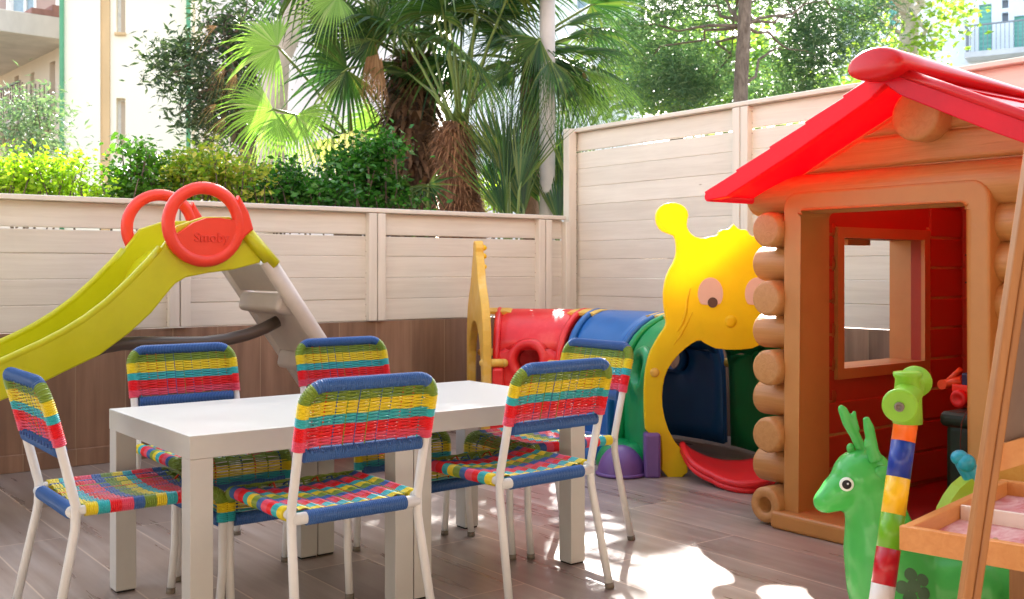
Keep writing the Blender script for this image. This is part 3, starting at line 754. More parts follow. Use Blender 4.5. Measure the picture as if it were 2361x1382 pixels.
# door frame with round corners
def rrect(x0, x1, y0, y1, r, n=5, bottom=False):
    o = []
    for cx_, cy_, a0 in ((x1 - r, y1 - r, 0), (x0 + r, y1 - r, 90)):
        for i in range(n + 1): a = R(a0 + 90 * i / n); o.append((cx_ + r * math.cos(a), cy_ + r * math.sin(a)))
    return o + [(x0, y0), (x1, y0)]
FM = Matrix(((0, 0, 1, 0), (1, 0, 0, 0), (0, 1, 0, 0), (0, 0, 0, 1)))        # (v, z, w) -> (w, v, z)
b = MB(); o1 = rrect(DV0 - .058, DV1 + .058, .05, DZ + .06, .05); i1 = rrect(DV0, DV1, .05, DZ, .022)
for (ua, ub) in ((UF - .045, UF + .11),):
    for A, B in ((o1, i1),):
        n = len(A)
        for i in range(n - 1):
            if i == n - 2: continue
        for i in range(n):
            j = (i + 1) % n
            if i == n - 2: continue
            for u_, fl in ((ua, 1), (ub, 0)): b.quad([(u_, A[i][0], A[i][1]), (u_, A[j][0], A[j][1]), (u_, B[j][0], B[j][1]), (u_, B[i][0], B[i][1])])
            b.quad([(ua, A[i][0], A[i][1]), (ub, A[i][0], A[i][1]), (ub, A[j][0], A[j][1]), (ua, A[j][0], A[j][1])])
            b.quad([(ua, B[i][0], B[i][1]), (ub, B[i][0], B[i][1]), (ub, B[j][0], B[j][1]), (ua, B[j][0], B[j][1])])
bmesh.ops.remove_doubles(b.bm, verts=b.bm.verts, dist=.0004)
sh = [e for e in b.bm.edges if len(e.link_faces) == 2 and e.calc_face_angle(0) > 1.0 and abs(e.verts[0].co.x - ua) < 1e-4 and abs(e.verts[1].co.x - ua) < 1e-4]
bmesh.ops.bevel(b.bm, geom=sh, offset=.009, segments=3, affect='EDGES', profile=.5)
b.build('door_frame', M['trim'], ph)
b = MB(); b.box((UF - .005, (DV1 + DV0) / 2, .027), (.17, DV1 - DV0 + .15, .054), None, .012, seg=3); b.build('door_sill', M['trim'], ph)
# side wall with window, back wall, near side wall, floor
WU0, WU1, WZ0, WZ1 = 2.93, 3.40, .477, .90
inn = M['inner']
def wallbox(b, u0, u1, v0, v1, z0, z1): b.box(((u0 + u1) / 2, (v0 + v1) / 2, (z0 + z1) / 2), (u1 - u0, v1 - v0, z1 - z0), None, 0)
b = MB(); va, vb = 2.06, 2.10
wallbox(b, UF + .06, WU0, va, vb, .02, 1.04); wallbox(b, WU1, U2, va, vb, .02, 1.04); wallbox(b, WU0, WU1, va, vb, .02, WZ0); wallbox(b, WU0, WU1, va, vb, WZ1, 1.04)
k = 0
for z in [.05 + LS * i for i in range(10)]:       # shallow raised courses inside
    for (a_, c_) in ((UF + .115, WU0 - .05), (WU1 + .05, U2 - .005)):
        if WZ0 - .06 < z + .05 and z < WZ1 + .06: b.box(((a_ + c_) / 2, va, z + LS / 2), (c_ - a_, .012, LS - .006), None, .004, seg=1)
    if not (WZ0 - .06 < z + .05 and z < WZ1 + .06): b.box(((UF + U2) / 2 + .06, va, z + LS / 2), (U2 - UF - .13, .012, LS - .006), None, .004, seg=1)
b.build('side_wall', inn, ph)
b = MB()
for k in range(9): 
    z = .064 + k * LS
    for (a_, c_) in ((UF + .1, WU0 - .03), (WU1 + .03, U2)) if WZ0 - .1 < z < WZ1 + .04 else ((UF + .1, U2),):
        b.tube([(a_, vb + .01, z), (c_, vb + .01, z)], .056, 14)
b.build('side_logs', M['log'], ph)
b = MB(); i1 = [(x, z) for x, z in rrect(WU0, WU1, WZ0, WZ1, .02)]; 
for (x0, x1, z0, z1) in ((WU0 - .035, WU0, WZ0 - .035, WZ1 + .035), (WU1, WU1 + .035, WZ0 - .035, WZ1 + .035), (WU0, WU1, WZ0 - .035, WZ0), (WU0, WU1, WZ1, WZ1 + .035)):
    wallbox(b, x0, x1, va - .014, vb + .085, z0, z1)
wallbox(b, WU0 + .14, WU0 + .27, vb + .03, vb + .06, WZ1 - .02, WZ1 - .001)
wf = b.build('window_frame', M['trim'], ph)
b = MB(); wallbox(b, U2 - .04, U2, V0 + .04, 2.06, .02, 1.10); b.extr([(V0 + .04, 1.1), (2.06, 1.1), (GC, 1.29)], 0, .04, Matrix(((0, 0, 1, U2 - .04), (1, 0, 0, 0), (0, 1, 0, 0), (0, 0, 0, 1))))
for i in range(10): b.box((U2 - .04, (V0 + 2.1) / 2, .05 + LS * (i + .5)), (.012, 2.0 - V0, LS - .006), None, .004, seg=1)
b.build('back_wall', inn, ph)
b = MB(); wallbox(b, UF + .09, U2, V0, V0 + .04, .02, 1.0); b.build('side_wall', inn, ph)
b = MB()
for k in range(9): b.tube([(UF + .1, V0 - .01, .064 + k * LS), (U2, V0 - .01, .064 + k * LS)], .056, 14)
b.build('side_logs', M['log'], ph)
b = MB(); wallbox(b, UF + .06, U2, V0 + .04, 2.06, .012, .035); b.build('floor_panel', plastic('dark_red_floor', lin(150, 40, 34), .5), ph)
b = MB(); hk = Vector((U2 - .06, 2.0, .80)); b.tube([hk + Vector((-.004, .028 - .05 * math.sin(a), .05 * math.cos(a))) for a in [math.pi * i / 12 for i in range(13)]], .0035, 8); b.build('hook', M['black'], ph)
# roof
RU0, RU1 = 2.45, 3.86
EV, EZ, RZ = .62, 1.028, 1.318
def roof_slope(s):
    b = MB(); n = 5
    def top(t): return (GC + s * EV * (1 - t), EZ + (RZ - EZ) * t)       # t 0 eave .. 1 ridge
    nv = Vector((s * (RZ - EZ), EV)).normalized()
    # stepped shingle courses with thickness; section (v,z) extruded along u
    up, lo = [], []
    for k in range(n):
        for tt, h in ((k / n, .010), ((k + 1) / n, .004)):
            p = top(tt); up.append((p[0] + nv.x * h, p[1] + nv.y * h))
    for k in range(n, -1, -1):
        p = top(k / n); lo.append((p[0] - nv.x * .010, p[1] - nv.y * .010))
    b.extr(up + lo, RU0 + .03, RU1, FM, .002)
    lo2 = [(top(t_)[0] - nv.x * d_, top(t_)[1] - nv.y * d_) for t_, d_ in ((.985, .03), (.9, .045), (.5, .05), (.1, .045), (.0, .02))]
    b.extr(up + lo2, RU0, RU0 + .0295, FM, .006, seg=3)
    e = top(0); b.tube([(RU0 + .01, e[0] - s * .004, e[1] - .006), (RU1, e[0] - s * .004, e[1] - .006)], .016, 10)
    return b.build('roof_slope', M['roof'], ph)
roof_slope(1); roof_slope(-1)
b = MB()
def cap_sec(k): return [(.082 * k * math.cos(a), (.052 * math.sin(a) if math.sin(a) > 0 else .034 * math.sin(a)) * k) for a in [2 * math.pi * i / 24 for i in range(24)]]
rings = [[Vector((RU0 - .055 + du, GC + x, RZ + .004 - max(0, du - .1) * .022 + z * (1 - min(.7, du * .6)))) for x, z in cap_sec(k)] for du, k in ((0, .05), (.001, .8), (.006, .93), (.02, 1), (.12, 1), (.3, .97), (.7, .9), (1.4, .85), (1.41, .7))]
b.rings(rings); b.build('ridge_cap', M['ridge'], ph)
b = MB()           # glossy roll along the near rake
pts = [(RU0 + .006, GC - EV * t, RZ + .010 - (RZ - EZ) * t) for t in (.04, .3, .6, .9, 1.0)]
b.tube(pts, .014, 14); b.build('rake_roll', M['ridge'], ph)

# things inside the playhouse
bn = thing('storage_box', 'dark green lidded plastic box inside the playhouse', 'storage box', (3.3, 1.66, .035))
b = MB(); b.box((3.32, 1.64, .175), (.40, .34, .27), None, .02, seg=3); b.build('body', M['bin'], bn)
b = MB(); b.box((3.32, 1.64, .325), (.43, .37, .05), None, .02, seg=3); b.build('lid', M['bin'], bn)
b = MB(); pc = [atU(px, py, 3.09) for px, py in [(2262, 942), (2245, 944), (2228, 952), (2217, 975), (2214, 1020), (2216, 1060), (2219, 1120)]]; b.tube(pc, .0018, 6)
tag(b.build('cord', plastic('brown_cord', lin(110, 62, 50))), 'thin brown cord hanging down the front of the dark green box', 'cord')
dg = thing('toy_truck', 'red toy digger truck with an orange arm on the dark green box', 'toy truck', (3.2, 1.7, .35))
u0 = 3.22
q = lambda px, py: atU(px, py, u0)
sc_ = .0013
for (px, py) in ((2212, 902), (2256, 900)):
    c0 = q(px, py)
    for du in (0, .12):
        b = MB(); b.lathe([(.0, -.012), (.026, -.012), (.029, -.006), (.029, .006), (.026, .012), (.014, .013), (.012, .008), (0, .008)], Matrix.Translation((u0 + du, c0.y, .3505 + .029)) @ Euler((0, R(-90), 0)).to_matrix().to_4x4(), 24); b.build('wheel', plastic('toy_red', lin(224, 30, 26), .4), dg)
c0 = q(2240, 885); b = MB(); b.box((u0 + .06, c0.y, .41), (.10, .15, .028), None, .006); b.build('chassis', plastic('toy_red_chassis', lin(232, 52, 24), .4), dg)
c0 = q(2222, 866); b = MB(); b.box((u0 + .06, c0.y, .44), (.09, .035, .045), None, .006); b.build('cab', plastic('toy_navy', lin(30, 34, 80), .4), dg)
c0 = q(2260, 868); b = MB(); b.box((u0 + .06, c0.y, .455), (.09, .018, .07), None, .004); b.build('tipper', plastic('toy_yellow', lin(236, 160, 30), .4), dg)
a_, b_2, c_2 = q(2208, 877), q(2165, 888), q(2204, 852)
b = MB(); 
for P0, P1, w_ in ((a_, b_2, .014), (b_2, c_2, .008)):
    P0 = P0 + Vector((.03, 0, 0)); P1 = P1 + Vector((.03, 0, 0)); dd = (P1 - P0)
    b.tube([P0, P1], w_, 8)
b.lathe([(.016, -.014), (.016, .014)], Matrix.Translation(b_2 + Vector((.03, 0, 0))) @ Euler((0, R(-90), 0)).to_matrix().to_4x4(), 18)
b.build('digger_arm', plastic('toy_orange', lin(230, 84, 36), .4), dg)

# ------------------------------------------------------------------ bouncing deer
DD = 2.42
dp = lambda px, py, dd=0: atD(px, py, DD + dd)
dr = thing('hopper_deer', 'green rubber bouncing deer with antlers in front of the playhouse door', 'ride-on toy', dp(2100, 1250) * 1)
dr.location.z = 0
b = MB()
k = DD / F
def blob(px, py, rx_, ry_, rz_, dd=0, rot=0): b.ell(dp(px, py, dd), (rx_ * k, ry_ * k, rz_ * k), Euler((0, 0, -YAW)).to_matrix().to_4x4().to_euler() if rot == 0 else (Euler((0, 0, -YAW)).to_matrix() @ Euler((0, R(rot), 0)).to_matrix()).to_euler(), n=24, k=16)
blob(1990, 1100, 72, 66, 66); blob(1945, 1130, 58, 48, 44, rot=-30); blob(1912, 1152, 40, 36, 30, rot=-25); blob(2010, 1150, 55, 55, 60)
b.tube([dp(2010, 1130), dp(2020, 1190), dp(2032, 1250), dp(2060, 1330), dp(2075, 1380)], [68 * k, 70 * k, 88 * k, 110 * k, 112 * k], 20)
blob(2058, 1325, 104, 97, 120); blob(2200, 1360, 185, 108, 106); blob(2330, 1350, 125, 105, 112)
for px in (2040, 2330):
    for dd in (-.06, .07):
        p = dp(px, 1400, dd); g0 = Vector((p.x, p.y, .02)); b.tube([p, g0], [.045, .035], 14)
o = body_o = b.build('body', M['deer'], dr)
rm = o.modifiers.new('remesh', 'REMESH'); rm.mode = 'VOXEL'; rm.voxel_size = .006; rm.use_smooth_shade = True
sm = o.modifiers.new('smooth', 'SMOOTH'); sm.factor = .7; sm.iterations = 14
for pts in ([(1996, 1062), (1985, 1035), (1972, 1005), (1955, 975), (1943, 945), (1936, 936)], [(2020, 1062), (2012, 1040), (2008, 1010), (2003, 985), (1996, 962)]):
    b = MB(); dd = .0 if pts[0][0] < 2000 else -.05
    rr = [17, 13, 12, 13, 11, 6] if len(pts) == 6 else [17, 14, 12, 12, 7]
    b.tube([dp(x, y, dd) for x, y in pts], [r_ * k for r_ in rr], 12)
    x, y = pts[2]
    b.tube([dp(x, y + 8, dd), dp(x - 14, y + 18, dd), dp(x - 12, y + 4, dd)] if len(pts) == 5 else [dp(x, y - 14, dd), dp(x - 4, y - 40, dd), dp(x - 2, y - 58, dd)], [11 * k, 8 * k, 4 * k], 10)
    o = b.build('antler', M['deer'], dr); rm = o.modifiers.new('remesh', 'REMESH'); rm.mode = 'VOXEL'; rm.voxel_size = .003; rm.use_smooth_shade = True
    sm = o.modifiers.new('smooth', 'SMOOTH'); sm.iterations = 5
b = MB(); b.ell(dp(2042, 1092, -.058), (26 * k, 10 * k, 17 * k), Euler((0, R(20), -YAW)), n=16); b.build('ear', M['deer'], dr)
b = MB(); b.ell(dp(1961, 1034, .0), (9 * k, 9 * k, 12 * k), n=12); b.build('ear', M['deer'], dr)
ed_ = -.0545; 
e0 = dp(1952, 1117, ed_); fc = Vector(c2w(-.22, -1)).normalized()
em = Matrix.Translation(e0) @ fc.to_track_quat('Z', 'Y').to_matrix().to_4x4()
b = MB(); b.lathe([(16 * k, 0), (15 * k, .003), (9 * k, .0045), (0, .005)], em, 24); ew = b.build('eye', plastic('eye_white', lin(235, 245, 235), .3), dr)
b = MB(); b.lathe([(11 * k, .0035), (9 * k, .0058), (0, .0066)], em, 20); b.build('pupil', M['black'], ew)
b = MB(); b.lathe([(3 * k, .006), (0, .0078)], em @ Matrix.Translation((.002, .002, 0)), 10); b.build('highlight', plastic('eye_glint', lin(240, 240, 240), .3), ew)
b = MB()
for (x, y) in ((0, 0), (24, -14), (22, 17), (-9, 26), (-25, 3), (-3, -26)):
    cc_ = dp(2108 + x * 1.1, 1352 + y * 1.05, -.11); fr_ = (right_ := Vector(c2w(1, 0)))
    for q0, q1 in ((0, .35), (.35, .7), (.7, 1)):
        for a_i in range(18):
            pp_ = [cc_ + fr_ * (math.cos(2 * math.pi * aa / 18) * r_ * 16 * k) + Vector((0, 0, math.sin(2 * math.pi * aa / 18) * r_ * 15 * k)) for aa, r_ in ((a_i, q0), (a_i, q1), (a_i + 1, q1), (a_i + 1, q0))]
            b.quad(pp_ if q0 else [pp_[0], pp_[1], pp_[2], pp_[3] + fr_ * 1e-6])
fp = b.build('flower_print', M['deerspot'], dr, weld=.00002)
sw = fp.modifiers.new('wrap', 'SHRINKWRAP'); sw.target = body_o; sw.wrap_method = 'NEAREST_SURFACEPOINT'; sw.wrap_mode = 'ABOVE_SURFACE'; sw.offset = .0015

# ------------------------------------------------------------------ striped pole toy
st = thing('push_toy', 'striped stick with a green spool handle standing beside the green deer', 'push toy', atD(2035, 1400, 2.14))
st.location.z = 0
p0, p1 = atD(2098, 905, 2.16), atD(2030, 1400, 2.08); dv = (p1 - p0); 
tt_ = (p0.z) / (p0.z - p1.z); pe = p0 + dv * tt_
bands = [(940, 'orange_band', lin(238, 108, 18)), (1022, 'blue_band', lin(26, 56, 150)), (1106, 'yellow_band', lin(240, 190, 22)), (1190, 'green_band', lin(106, 172, 24)), (1268, 'red_band', lin(182, 16, 32)), (1350, 'white_band', lin(226, 220, 212)), (1432, 'blue_band', lin(26, 56, 150)), (1515, 'orange_band', lin(238, 108, 18))]
for i, (y, nm, col) in enumerate(bands):
    y1 = bands[i + 1][0] if i + 1 < len(bands) else None
    f0 = (y - 905) / (1400 - 905); f1 = (y1 - 905) / (1400 - 905) if y1 else tt_
    if f1 <= f0: continue
    b = MB(); b.tube([p0 + dv * f0, p0 + dv * min(f1, tt_)], .0235, 24); b.build('band', plastic(nm, col, .28, 0, .05), st)
hx0 = atD(2074, 938, 2.06); hx1 = atD(2112, 878, 2.24); hv = (hx1 - hx0)
hm = lambda f: hx0 + hv * f
b = MB(); prof_ = [(0, .03), (.012, .034), (.03, .0345), (.06, .033), (.09, .022), (.25, .024), (.40, .027), (.45, .028), (.55, .028), (.6, .026), (.75, .024), (.90, .022), (.93, .033), (.97, .034), (1, .031)]
b.tube([hm(f) for f, r_ in prof_], [r_ for f, r_ in prof_], 28, sm=True); b.build('handle', M['lgreen'], st)
b = MB(); ctp = hm(.47); b.lathe([(.029, -.06), (.027, 0), (.024, .03), (.028, .036), (.028, .044), (.02, .046), (.014, .042), (0, .042)], Matrix.Translation(ctp), 24); b.build('collar', M['lgreen'], st)
b = MB(); b.lathe([(.0095, 0), (.0095, .005), (.006, .006), (.005, .002), (0, .002)], Matrix.Translation(hx0) @ (-hv).to_track_quat('Z', 'Y').to_matrix().to_4x4(), 18); b.build('end_bolt', plastic('steel_bolt', lin(120, 112, 104), .25), st)

# ------------------------------------------------------------------ wooden sand tray table and easel
tz = .33
ta, tb = Vector(c2w(.667, .743)), Vector(c2w(.743, -.667)); tcn = c2w(.706, 1.92)
tr_ = thing('sand_tray', 'pine play tray with pink dusty bottom and white divider beside the easel', 'play tray', tcn + ta * .3 + tb * .25)
ang = math.atan2(ta.y, ta.x); TE = Euler((0, 0, ang))
TLa, TLb = .58, .52
P3 = lambda a, b_, z: tcn + ta * a + tb * b_ + Vector((0, 0, z))
b = MB(); b.box(P3(.009, TLb / 2, tz - .022), (.018, TLb, .044), TE, .002); b.box(P3(TLa - .009, TLb / 2, tz - .022), (.018, TLb, .044), TE, .002)
b.box(P3(TLa / 2, .009, tz - .0225), (TLa - .037, .018, .043), TE, .002); b.box(P3(TLa / 2, TLb - .009, tz - .0225), (TLa - .037, .018, .043), TE, .002)
b.build('frame', M['pine'], tr_)
def dusty(name, c1, c2):
    m, t, bb = newmat(name); v = texco(t, (1, 2, 1)); n1 = noise(t, v, 9, 8, .72, .8)
    t.links.new(ramp(t, n1, [(.38, c1), (.62, c2)]), bb.inputs['Base Color']); bb.inputs['Roughness'].default_value = .75; bump(t, n1, bb, .3, .004); return m
b = MB(); b.box(P3(TLa / 2, TLb / 2, tz - .035), (TLa - .038, TLb - .038, .008), TE); b.build('tray_bottom', dusty('pink_dusty_board', lin(186, 96, 98), lin(214, 178, 176)), tr_)
b = MB(); b.box(P3(.265, TLb / 2, tz - .018), (.010, TLb - .04, .03), TE, .001); b.build('divider', plastic('white_strip', lin(236, 226, 214), .4), tr_)
for a_, b_ in ((.04, TLb - .04), (TLa - .04, .05), (TLa - .04, TLb - .04)):
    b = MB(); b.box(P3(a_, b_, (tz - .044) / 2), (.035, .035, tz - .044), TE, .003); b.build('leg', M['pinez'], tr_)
b = MB(); b.ell(P3(.12, .13, tz - .026), (.006, .005, .004), n=10, k=6); tag(b.build('pebble', plastic('pebble', lin(180, 150, 120), .8)), 'tiny pale pebble lying in the left half of the pine tray', 'pebble')
ea = thing('easel', 'varnished wooden easel leaning at the right edge with a dark board', 'easel', atD(2300, 1382, 1.72)); ea.location.z = 0
def leg2(pts, w, mat, name, th=.02, col=None):
    b = MB()
    P0, P1 = pts; dd = (P1 - P0); zax = dd.normalized(); xax = Vector(c2w(1, .05)).normalized(); xax = (xax - zax * xax.dot(zax)).normalized(); yax = zax.cross(xax)
    mr = Matrix((xax, yax, zax)).transposed().to_euler()
    b.box((P0 + P1) / 2, (w, th, dd.length), mr, .003); return b.build(name, mat, ea)
def downto(P0, P1): t = P0.z / (P0.z - P1.z); return P0 + (P1 - P0) * t
A0, A1 = atD(2385, 300, 1.69), atD(2224, 1382, 1.69)
top0 = A0 + (A0 - A1) * .02
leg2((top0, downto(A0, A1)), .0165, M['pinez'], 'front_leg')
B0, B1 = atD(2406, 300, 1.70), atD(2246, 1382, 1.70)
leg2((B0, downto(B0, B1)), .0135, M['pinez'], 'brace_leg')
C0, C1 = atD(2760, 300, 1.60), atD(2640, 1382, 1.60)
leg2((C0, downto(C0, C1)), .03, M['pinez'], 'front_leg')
bp = [atD(2404, 330, 1.73), atD(2700, 280, 1.66), atD(2640, 930, 1.66), atD(2300, 1028, 1.73)]
nb_ = (bp[1] - bp[0]).cross(bp[3] - bp[0]).normalized(); 
if nb_.dot(Vector(c2w(0, 1))) < 0: nb_ = -nb_
b = MB(); b.rings([[p for p in bp], [p + nb_ * .008 for p in bp]], sm=False); b.build('board', plastic('brown_grey_board', lin(112, 92, 80), .5, 0, .1), ea)
rp = [atD(2302, 1026, 1.722), atD(2640, 928, 1.65), atD(2625, 990, 1.65), atD(2288, 1092, 1.722)]
b = MB(); b.rings([[p - nb_ * .004 for p in rp], [p + nb_ * .014 for p in rp]], sm=False); b.build('bottom_rail', M['pine'], ea)
# pine crate behind the tray, far right
b = MB(); rp = [atD(2294, 1062, 2.46), atD(2600, 1040, 2.42), atD(2600, 1250, 2.42), atD(2294, 1250, 2.46)]
b.rings([rp, [p + Vector(c2w(0, .02)) for p in rp]], sm=False)
pb = b.build('pine_board', paintwood('yellow_pine', lin(214, 150, 60), lin(226, 176, 90), 'x', .4, 1.5, False, .15)); tag(pb, 'upright yellow pine board behind the far end of the tray', 'board')
# lime and turquoise toy behind the tray
rt = thing('toy_shovel', 'lime green toy with a turquoise handle half hidden behind the pine tray', 'toy', atD(2225, 1120, 2.40))
rt.location.z = 0
b = MB(); b.tube([atD(2212, 1052, 2.4), atD(2226, 1072, 2.4), atD(2246, 1104, 2.4), atD(2262, 1140, 2.4)], [.017, .021, .022, .024], 16); b.ell(atD(2213, 1056, 2.4), (.02, .02, .018)); b.ell(atD(2228, 1068, 2.39), (.022, .02, .021)); b.build('handle', M['teal'], rt)
gp = [(2262, 1102), (2240, 1105), (2215, 1125), (2195, 1152), (2180, 1180), (2170, 1230), (2180, 1300), (2300, 1300), (2300, 1120)]
b = MB(); 
G0 = [atD(x, y, 2.38) for x, y in gp]; b.rings([G0, [p + Vector(c2w(0, .05)) for p in G0]], sm=False); b.build('blade', plastic('lime_toy', lin(170, 206, 60), .35, .1), rt)

# ------------------------------------------------------------------ planting
def leafcloud(name, blobs, n, size, mat, parent, clump=.16, aspect=.5, nclump=60, flat=.4, shell=.5):
    # many small folded leaves gathered in clumps spread through the blobs
    rg = np.random.default_rng(abs(hash(name + str(blobs[0][0][0]))) % 9999 if False else int(abs(blobs[0][0][0] * 977 + n)) % 99991)
    vol = np.array([r_[0] * r_[1] * r_[2] for c_, r_ in blobs]); vol = vol / vol.sum()
    bi = rg.choice(len(blobs), nclump, p=vol)
    d = rg.normal(size=(nclump, 3)); d /= np.linalg.norm(d, axis=1)[:, None]
    rad = rg.uniform(shell ** 3, 1, nclump) ** (1 / 3)
    cc = np.array([blobs[i][0] for i in bi]) + d * rad[:, None] * np.array([blobs[i][1] for i in bi])
    ci = rg.integers(0, nclump, n); P = cc[ci] + rg.normal(size=(n, 3)) * clump * np.array([1, 1, .7])
    ax = rg.normal(size=(n, 3)); ax[:, 2] = ax[:, 2] * .6 - .15; ax /= np.linalg.norm(ax, axis=1)[:, None]
    nn = rg.normal(size=(n, 3)) * flat * 2; nn[:, 2] += 1; sd_ = np.cross(ax, nn); sd_ /= np.linalg.norm(sd_, axis=1)[:, None] + 1e-9
    up = np.cross(sd_, ax)
    L = size * rg.uniform(.6, 1.25, n)[:, None]; W = L * aspect * .5
    v = np.empty((n, 4, 3)); v[:, 0] = P; v[:, 1] = P + ax * L * .45 + sd_ * W + up * L * .08; v[:, 2] = P + ax * L; v[:, 3] = P + ax * L * .45 - sd_ * W + up * L * .08
    off = np.zeros(3); p = parent
    while p is not None: off += np.array(p.location); p = p.parent
    v = (v - off).reshape(-1, 3)
    me = bpy.data.meshes.new(name); me.vertices.add(n * 4); me.vertices.foreach_set('co', v.ravel())
    me.loops.add(n * 6); idx = np.arange(n)[:, None] * 4 + np.array([0, 1, 2, 0, 2, 3])[None]; me.loops.foreach_set('vertex_index', idx.ravel())
    me.polygons.add(n * 2); me.polygons.foreach_set('loop_start', np.arange(n * 2) * 3); me.polygons.foreach_set('loop_total', np.full(n * 2, 3))
    me.update(); me.validate(); me.materials.append(mat)
    o = bpy.data.objects.new(name, me); C.objects.link(o); o.parent = parent
    return o, cc
def limb(b, p, q, r0, r1, wob=.06, n=6, seg=8):
    p, q = Vector(p), Vector(q); pts = []
    for i in range(n + 1):
        t = i / n; w_ = Vector((random.gauss(0, 1), random.gauss(0, 1), random.gauss(0, .5))) * wob * math.sin(math.pi * t)
        pts.append(p.lerp(q, t) + w_)
    b.tube(pts, [r0 + (r1 - r0) * i / n for i in range(n + 1)], seg)
LM = {}
LM['lime'] = leafmat('lime_leaf', [lin(134, 172, 30), lin(160, 196, 44), lin(108, 150, 34), lin(186, 206, 66)], .5)
LM['yell'] = leafmat('yellow_green_leaf', [lin(178, 182, 52), lin(120, 158, 40), lin(204, 188, 96), lin(92, 136, 34), lin(140, 172, 50)], .5)
LM['mid'] = leafmat('mid_green_leaf', [lin(60, 104, 24), lin(84, 134, 34), lin(46, 88, 26), lin(100, 150, 50)], .4, .3)
LM['gloss'] = leafmat('glossy_leaf', [lin(46, 98, 34), lin(70, 132, 48), lin(34, 76, 28), lin(98, 156, 66)], .42, .22)
LM['olive'] = leafmat('dusty_olive_leaf', [lin(60, 80, 52), lin(44, 66, 46), lin(84, 100, 72)], .3)
LM['grey'] = leafmat('grey_green_leaf', [lin(112, 138, 110), lin(90, 118, 92), lin(136, 156, 128)], .35)
LM['needle'] = leafmat('pine_needle', [lin(84, 118, 92), lin(104, 138, 104), lin(66, 100, 80), lin(140, 162, 122)], .45)
LM['far'] = leafmat('far_tree_leaf', [lin(128, 160, 60), lin(160, 188, 84), lin(96, 132, 56)], .5)
BK = bark('tree_bark', lin(84, 70, 60), lin(132, 116, 104)); BKP = bark('pale_bark', lin(176, 160, 150), lin(206, 194, 184), (3, 3, 1.5), .3)

def shrub(label, blobs_px, D, n, size, mat, depth=.3, aspect=.55, nclump=40, clump=.06, name='shrub', group='shrubs behind the low fence', twigs=6):
    bl = []
    for px, py, rx_, ry_ in blobs_px:
        p = atD(px, py, D); k_ = D / F; bl.append((tuple(p), (rx_ * k_, depth, ry_ * k_)))
    base = Vector(bl[0][0]); base.z = 0
    t = thing(name, label, 'shrub', base, group)
    o, cc = leafcloud('foliage', bl, n, size, mat, t, clump, aspect, nclump, shell=.25)
    b = MB()
    for i in range(twigs):
        q = Vector(cc[i * len(cc) // twigs]); limb(b, base + Vector((random.uniform(-.1, .1), random.uniform(-.1, .1), 0)), q, .012, .004, .04)
    for i in range(len(cc)):
        q = Vector(cc[i]); b.tube([q + Vector((random.uniform(-.05, .05), random.uniform(-.05, .05), -.14)), q, q + Vector((random.uniform(-.04, .04), 0, .05))], [.004, .003, .001], 4)
    b.build('stems', BK, t); return t
shrub('bright lime leafy shrub at the far left above the low fence', [(20, 420, 70, 40), (110, 425, 80, 45), (70, 385, 50, 30), (150, 400, 45, 40), (190, 440, 60, 25)], 5.0, 3600, .034, LM['lime'], .22, nclump=70, clump=.05)
shrub('grey-green feathery shrub in front of the balcony building', [(60, 320, 50, 70), (75, 260, 40, 50), (110, 350, 40, 50)], 9.0, 2200, .07, LM['grey'], .5, .3, 45, .12)
shrub('light green shrub with a thin leafy shoot left of the red wheel handles', [(310, 410, 55, 45), (350, 440, 70, 30), (300, 340, 24, 24), (330, 370, 36, 30), (255, 455, 30, 20)], 5.2, 2600, .036, LM['mid'], .22, nclump=60, clump=.045)
shrub('yellow-tinged variegated shrub behind the red wheel handles', [(440, 385, 60, 40), (500, 400, 70, 45), (560, 430, 60, 40), (430, 430, 60, 35)], 5.3, 4200, .036, LM['yell'], .25, nclump=80, clump=.05)
shrub('dark glossy green shrub in the middle above the low fence', [(640, 445, 60, 40), (700, 450, 60, 45), (650, 410, 30, 25), (760, 460, 50, 30)], 5.4, 3400, .040, LM['gloss'], .25, nclump=70, clump=.05)
shrub('tall rounded glossy shrub beside the dark palm trunk', [(840, 400, 60, 60), (860, 350, 40, 40), (820, 450, 70, 45), (890, 455, 50, 35)], 5.5, 4200, .042, LM['gloss'], .25, nclump=80, clump=.05)
shrub('low lime shrub glimpsed between the sword-leaved palms', [(1130, 440, 40, 40), (1300, 430, 30, 60)], 8.2, 1500, .06, LM['lime'], .4, nclump=30, clump=.12)
# dusty dark tree on the left
def tree(label, name, base, trunk_pts, rads, blobs, n, size, mat, bk, nclump, clump, aspect=.5, cat='tree', limbs=14, shell=.35, group=None, limb_from=.45, lr=.05):
    t = thing(name, label, cat, base, group)
    b = MB(); b.tube(trunk_pts, rads, 14); tk = b.build('trunk', bk, t)
    o, cc = leafcloud('crown', blobs, n, size, mat, t, clump, aspect, nclump, shell=shell)
    b = MB()
    step = max(1, len(cc) // limbs)
    for q in cc[::step]:
        i = min(len(trunk_pts) - 1, int(len(trunk_pts) * random.uniform(limb_from, 1))); limb(b, trunk_pts[i], q, lr, lr * .2, .1 * max(1, (Vector(q) - trunk_pts[i]).length / 3))
    b.build('limb', bk, t, ) ; return t
def pxb(lst, D, depth): return [(tuple(atD(px, py, D + dd)), (rx_ * D / F, depth, ry_ * D / F)) for px, py, rx_, ry_, dd in lst]
def gnd(p): return Vector((p.x, p.y, -.05))
tp = [atD(600, 700, 8.4), atD(592, 500, 8.4), atD(570, 330, 8.4), atD(540, 180, 8.4), atD(520, 40, 8.4)]; tp[0].z = -.05
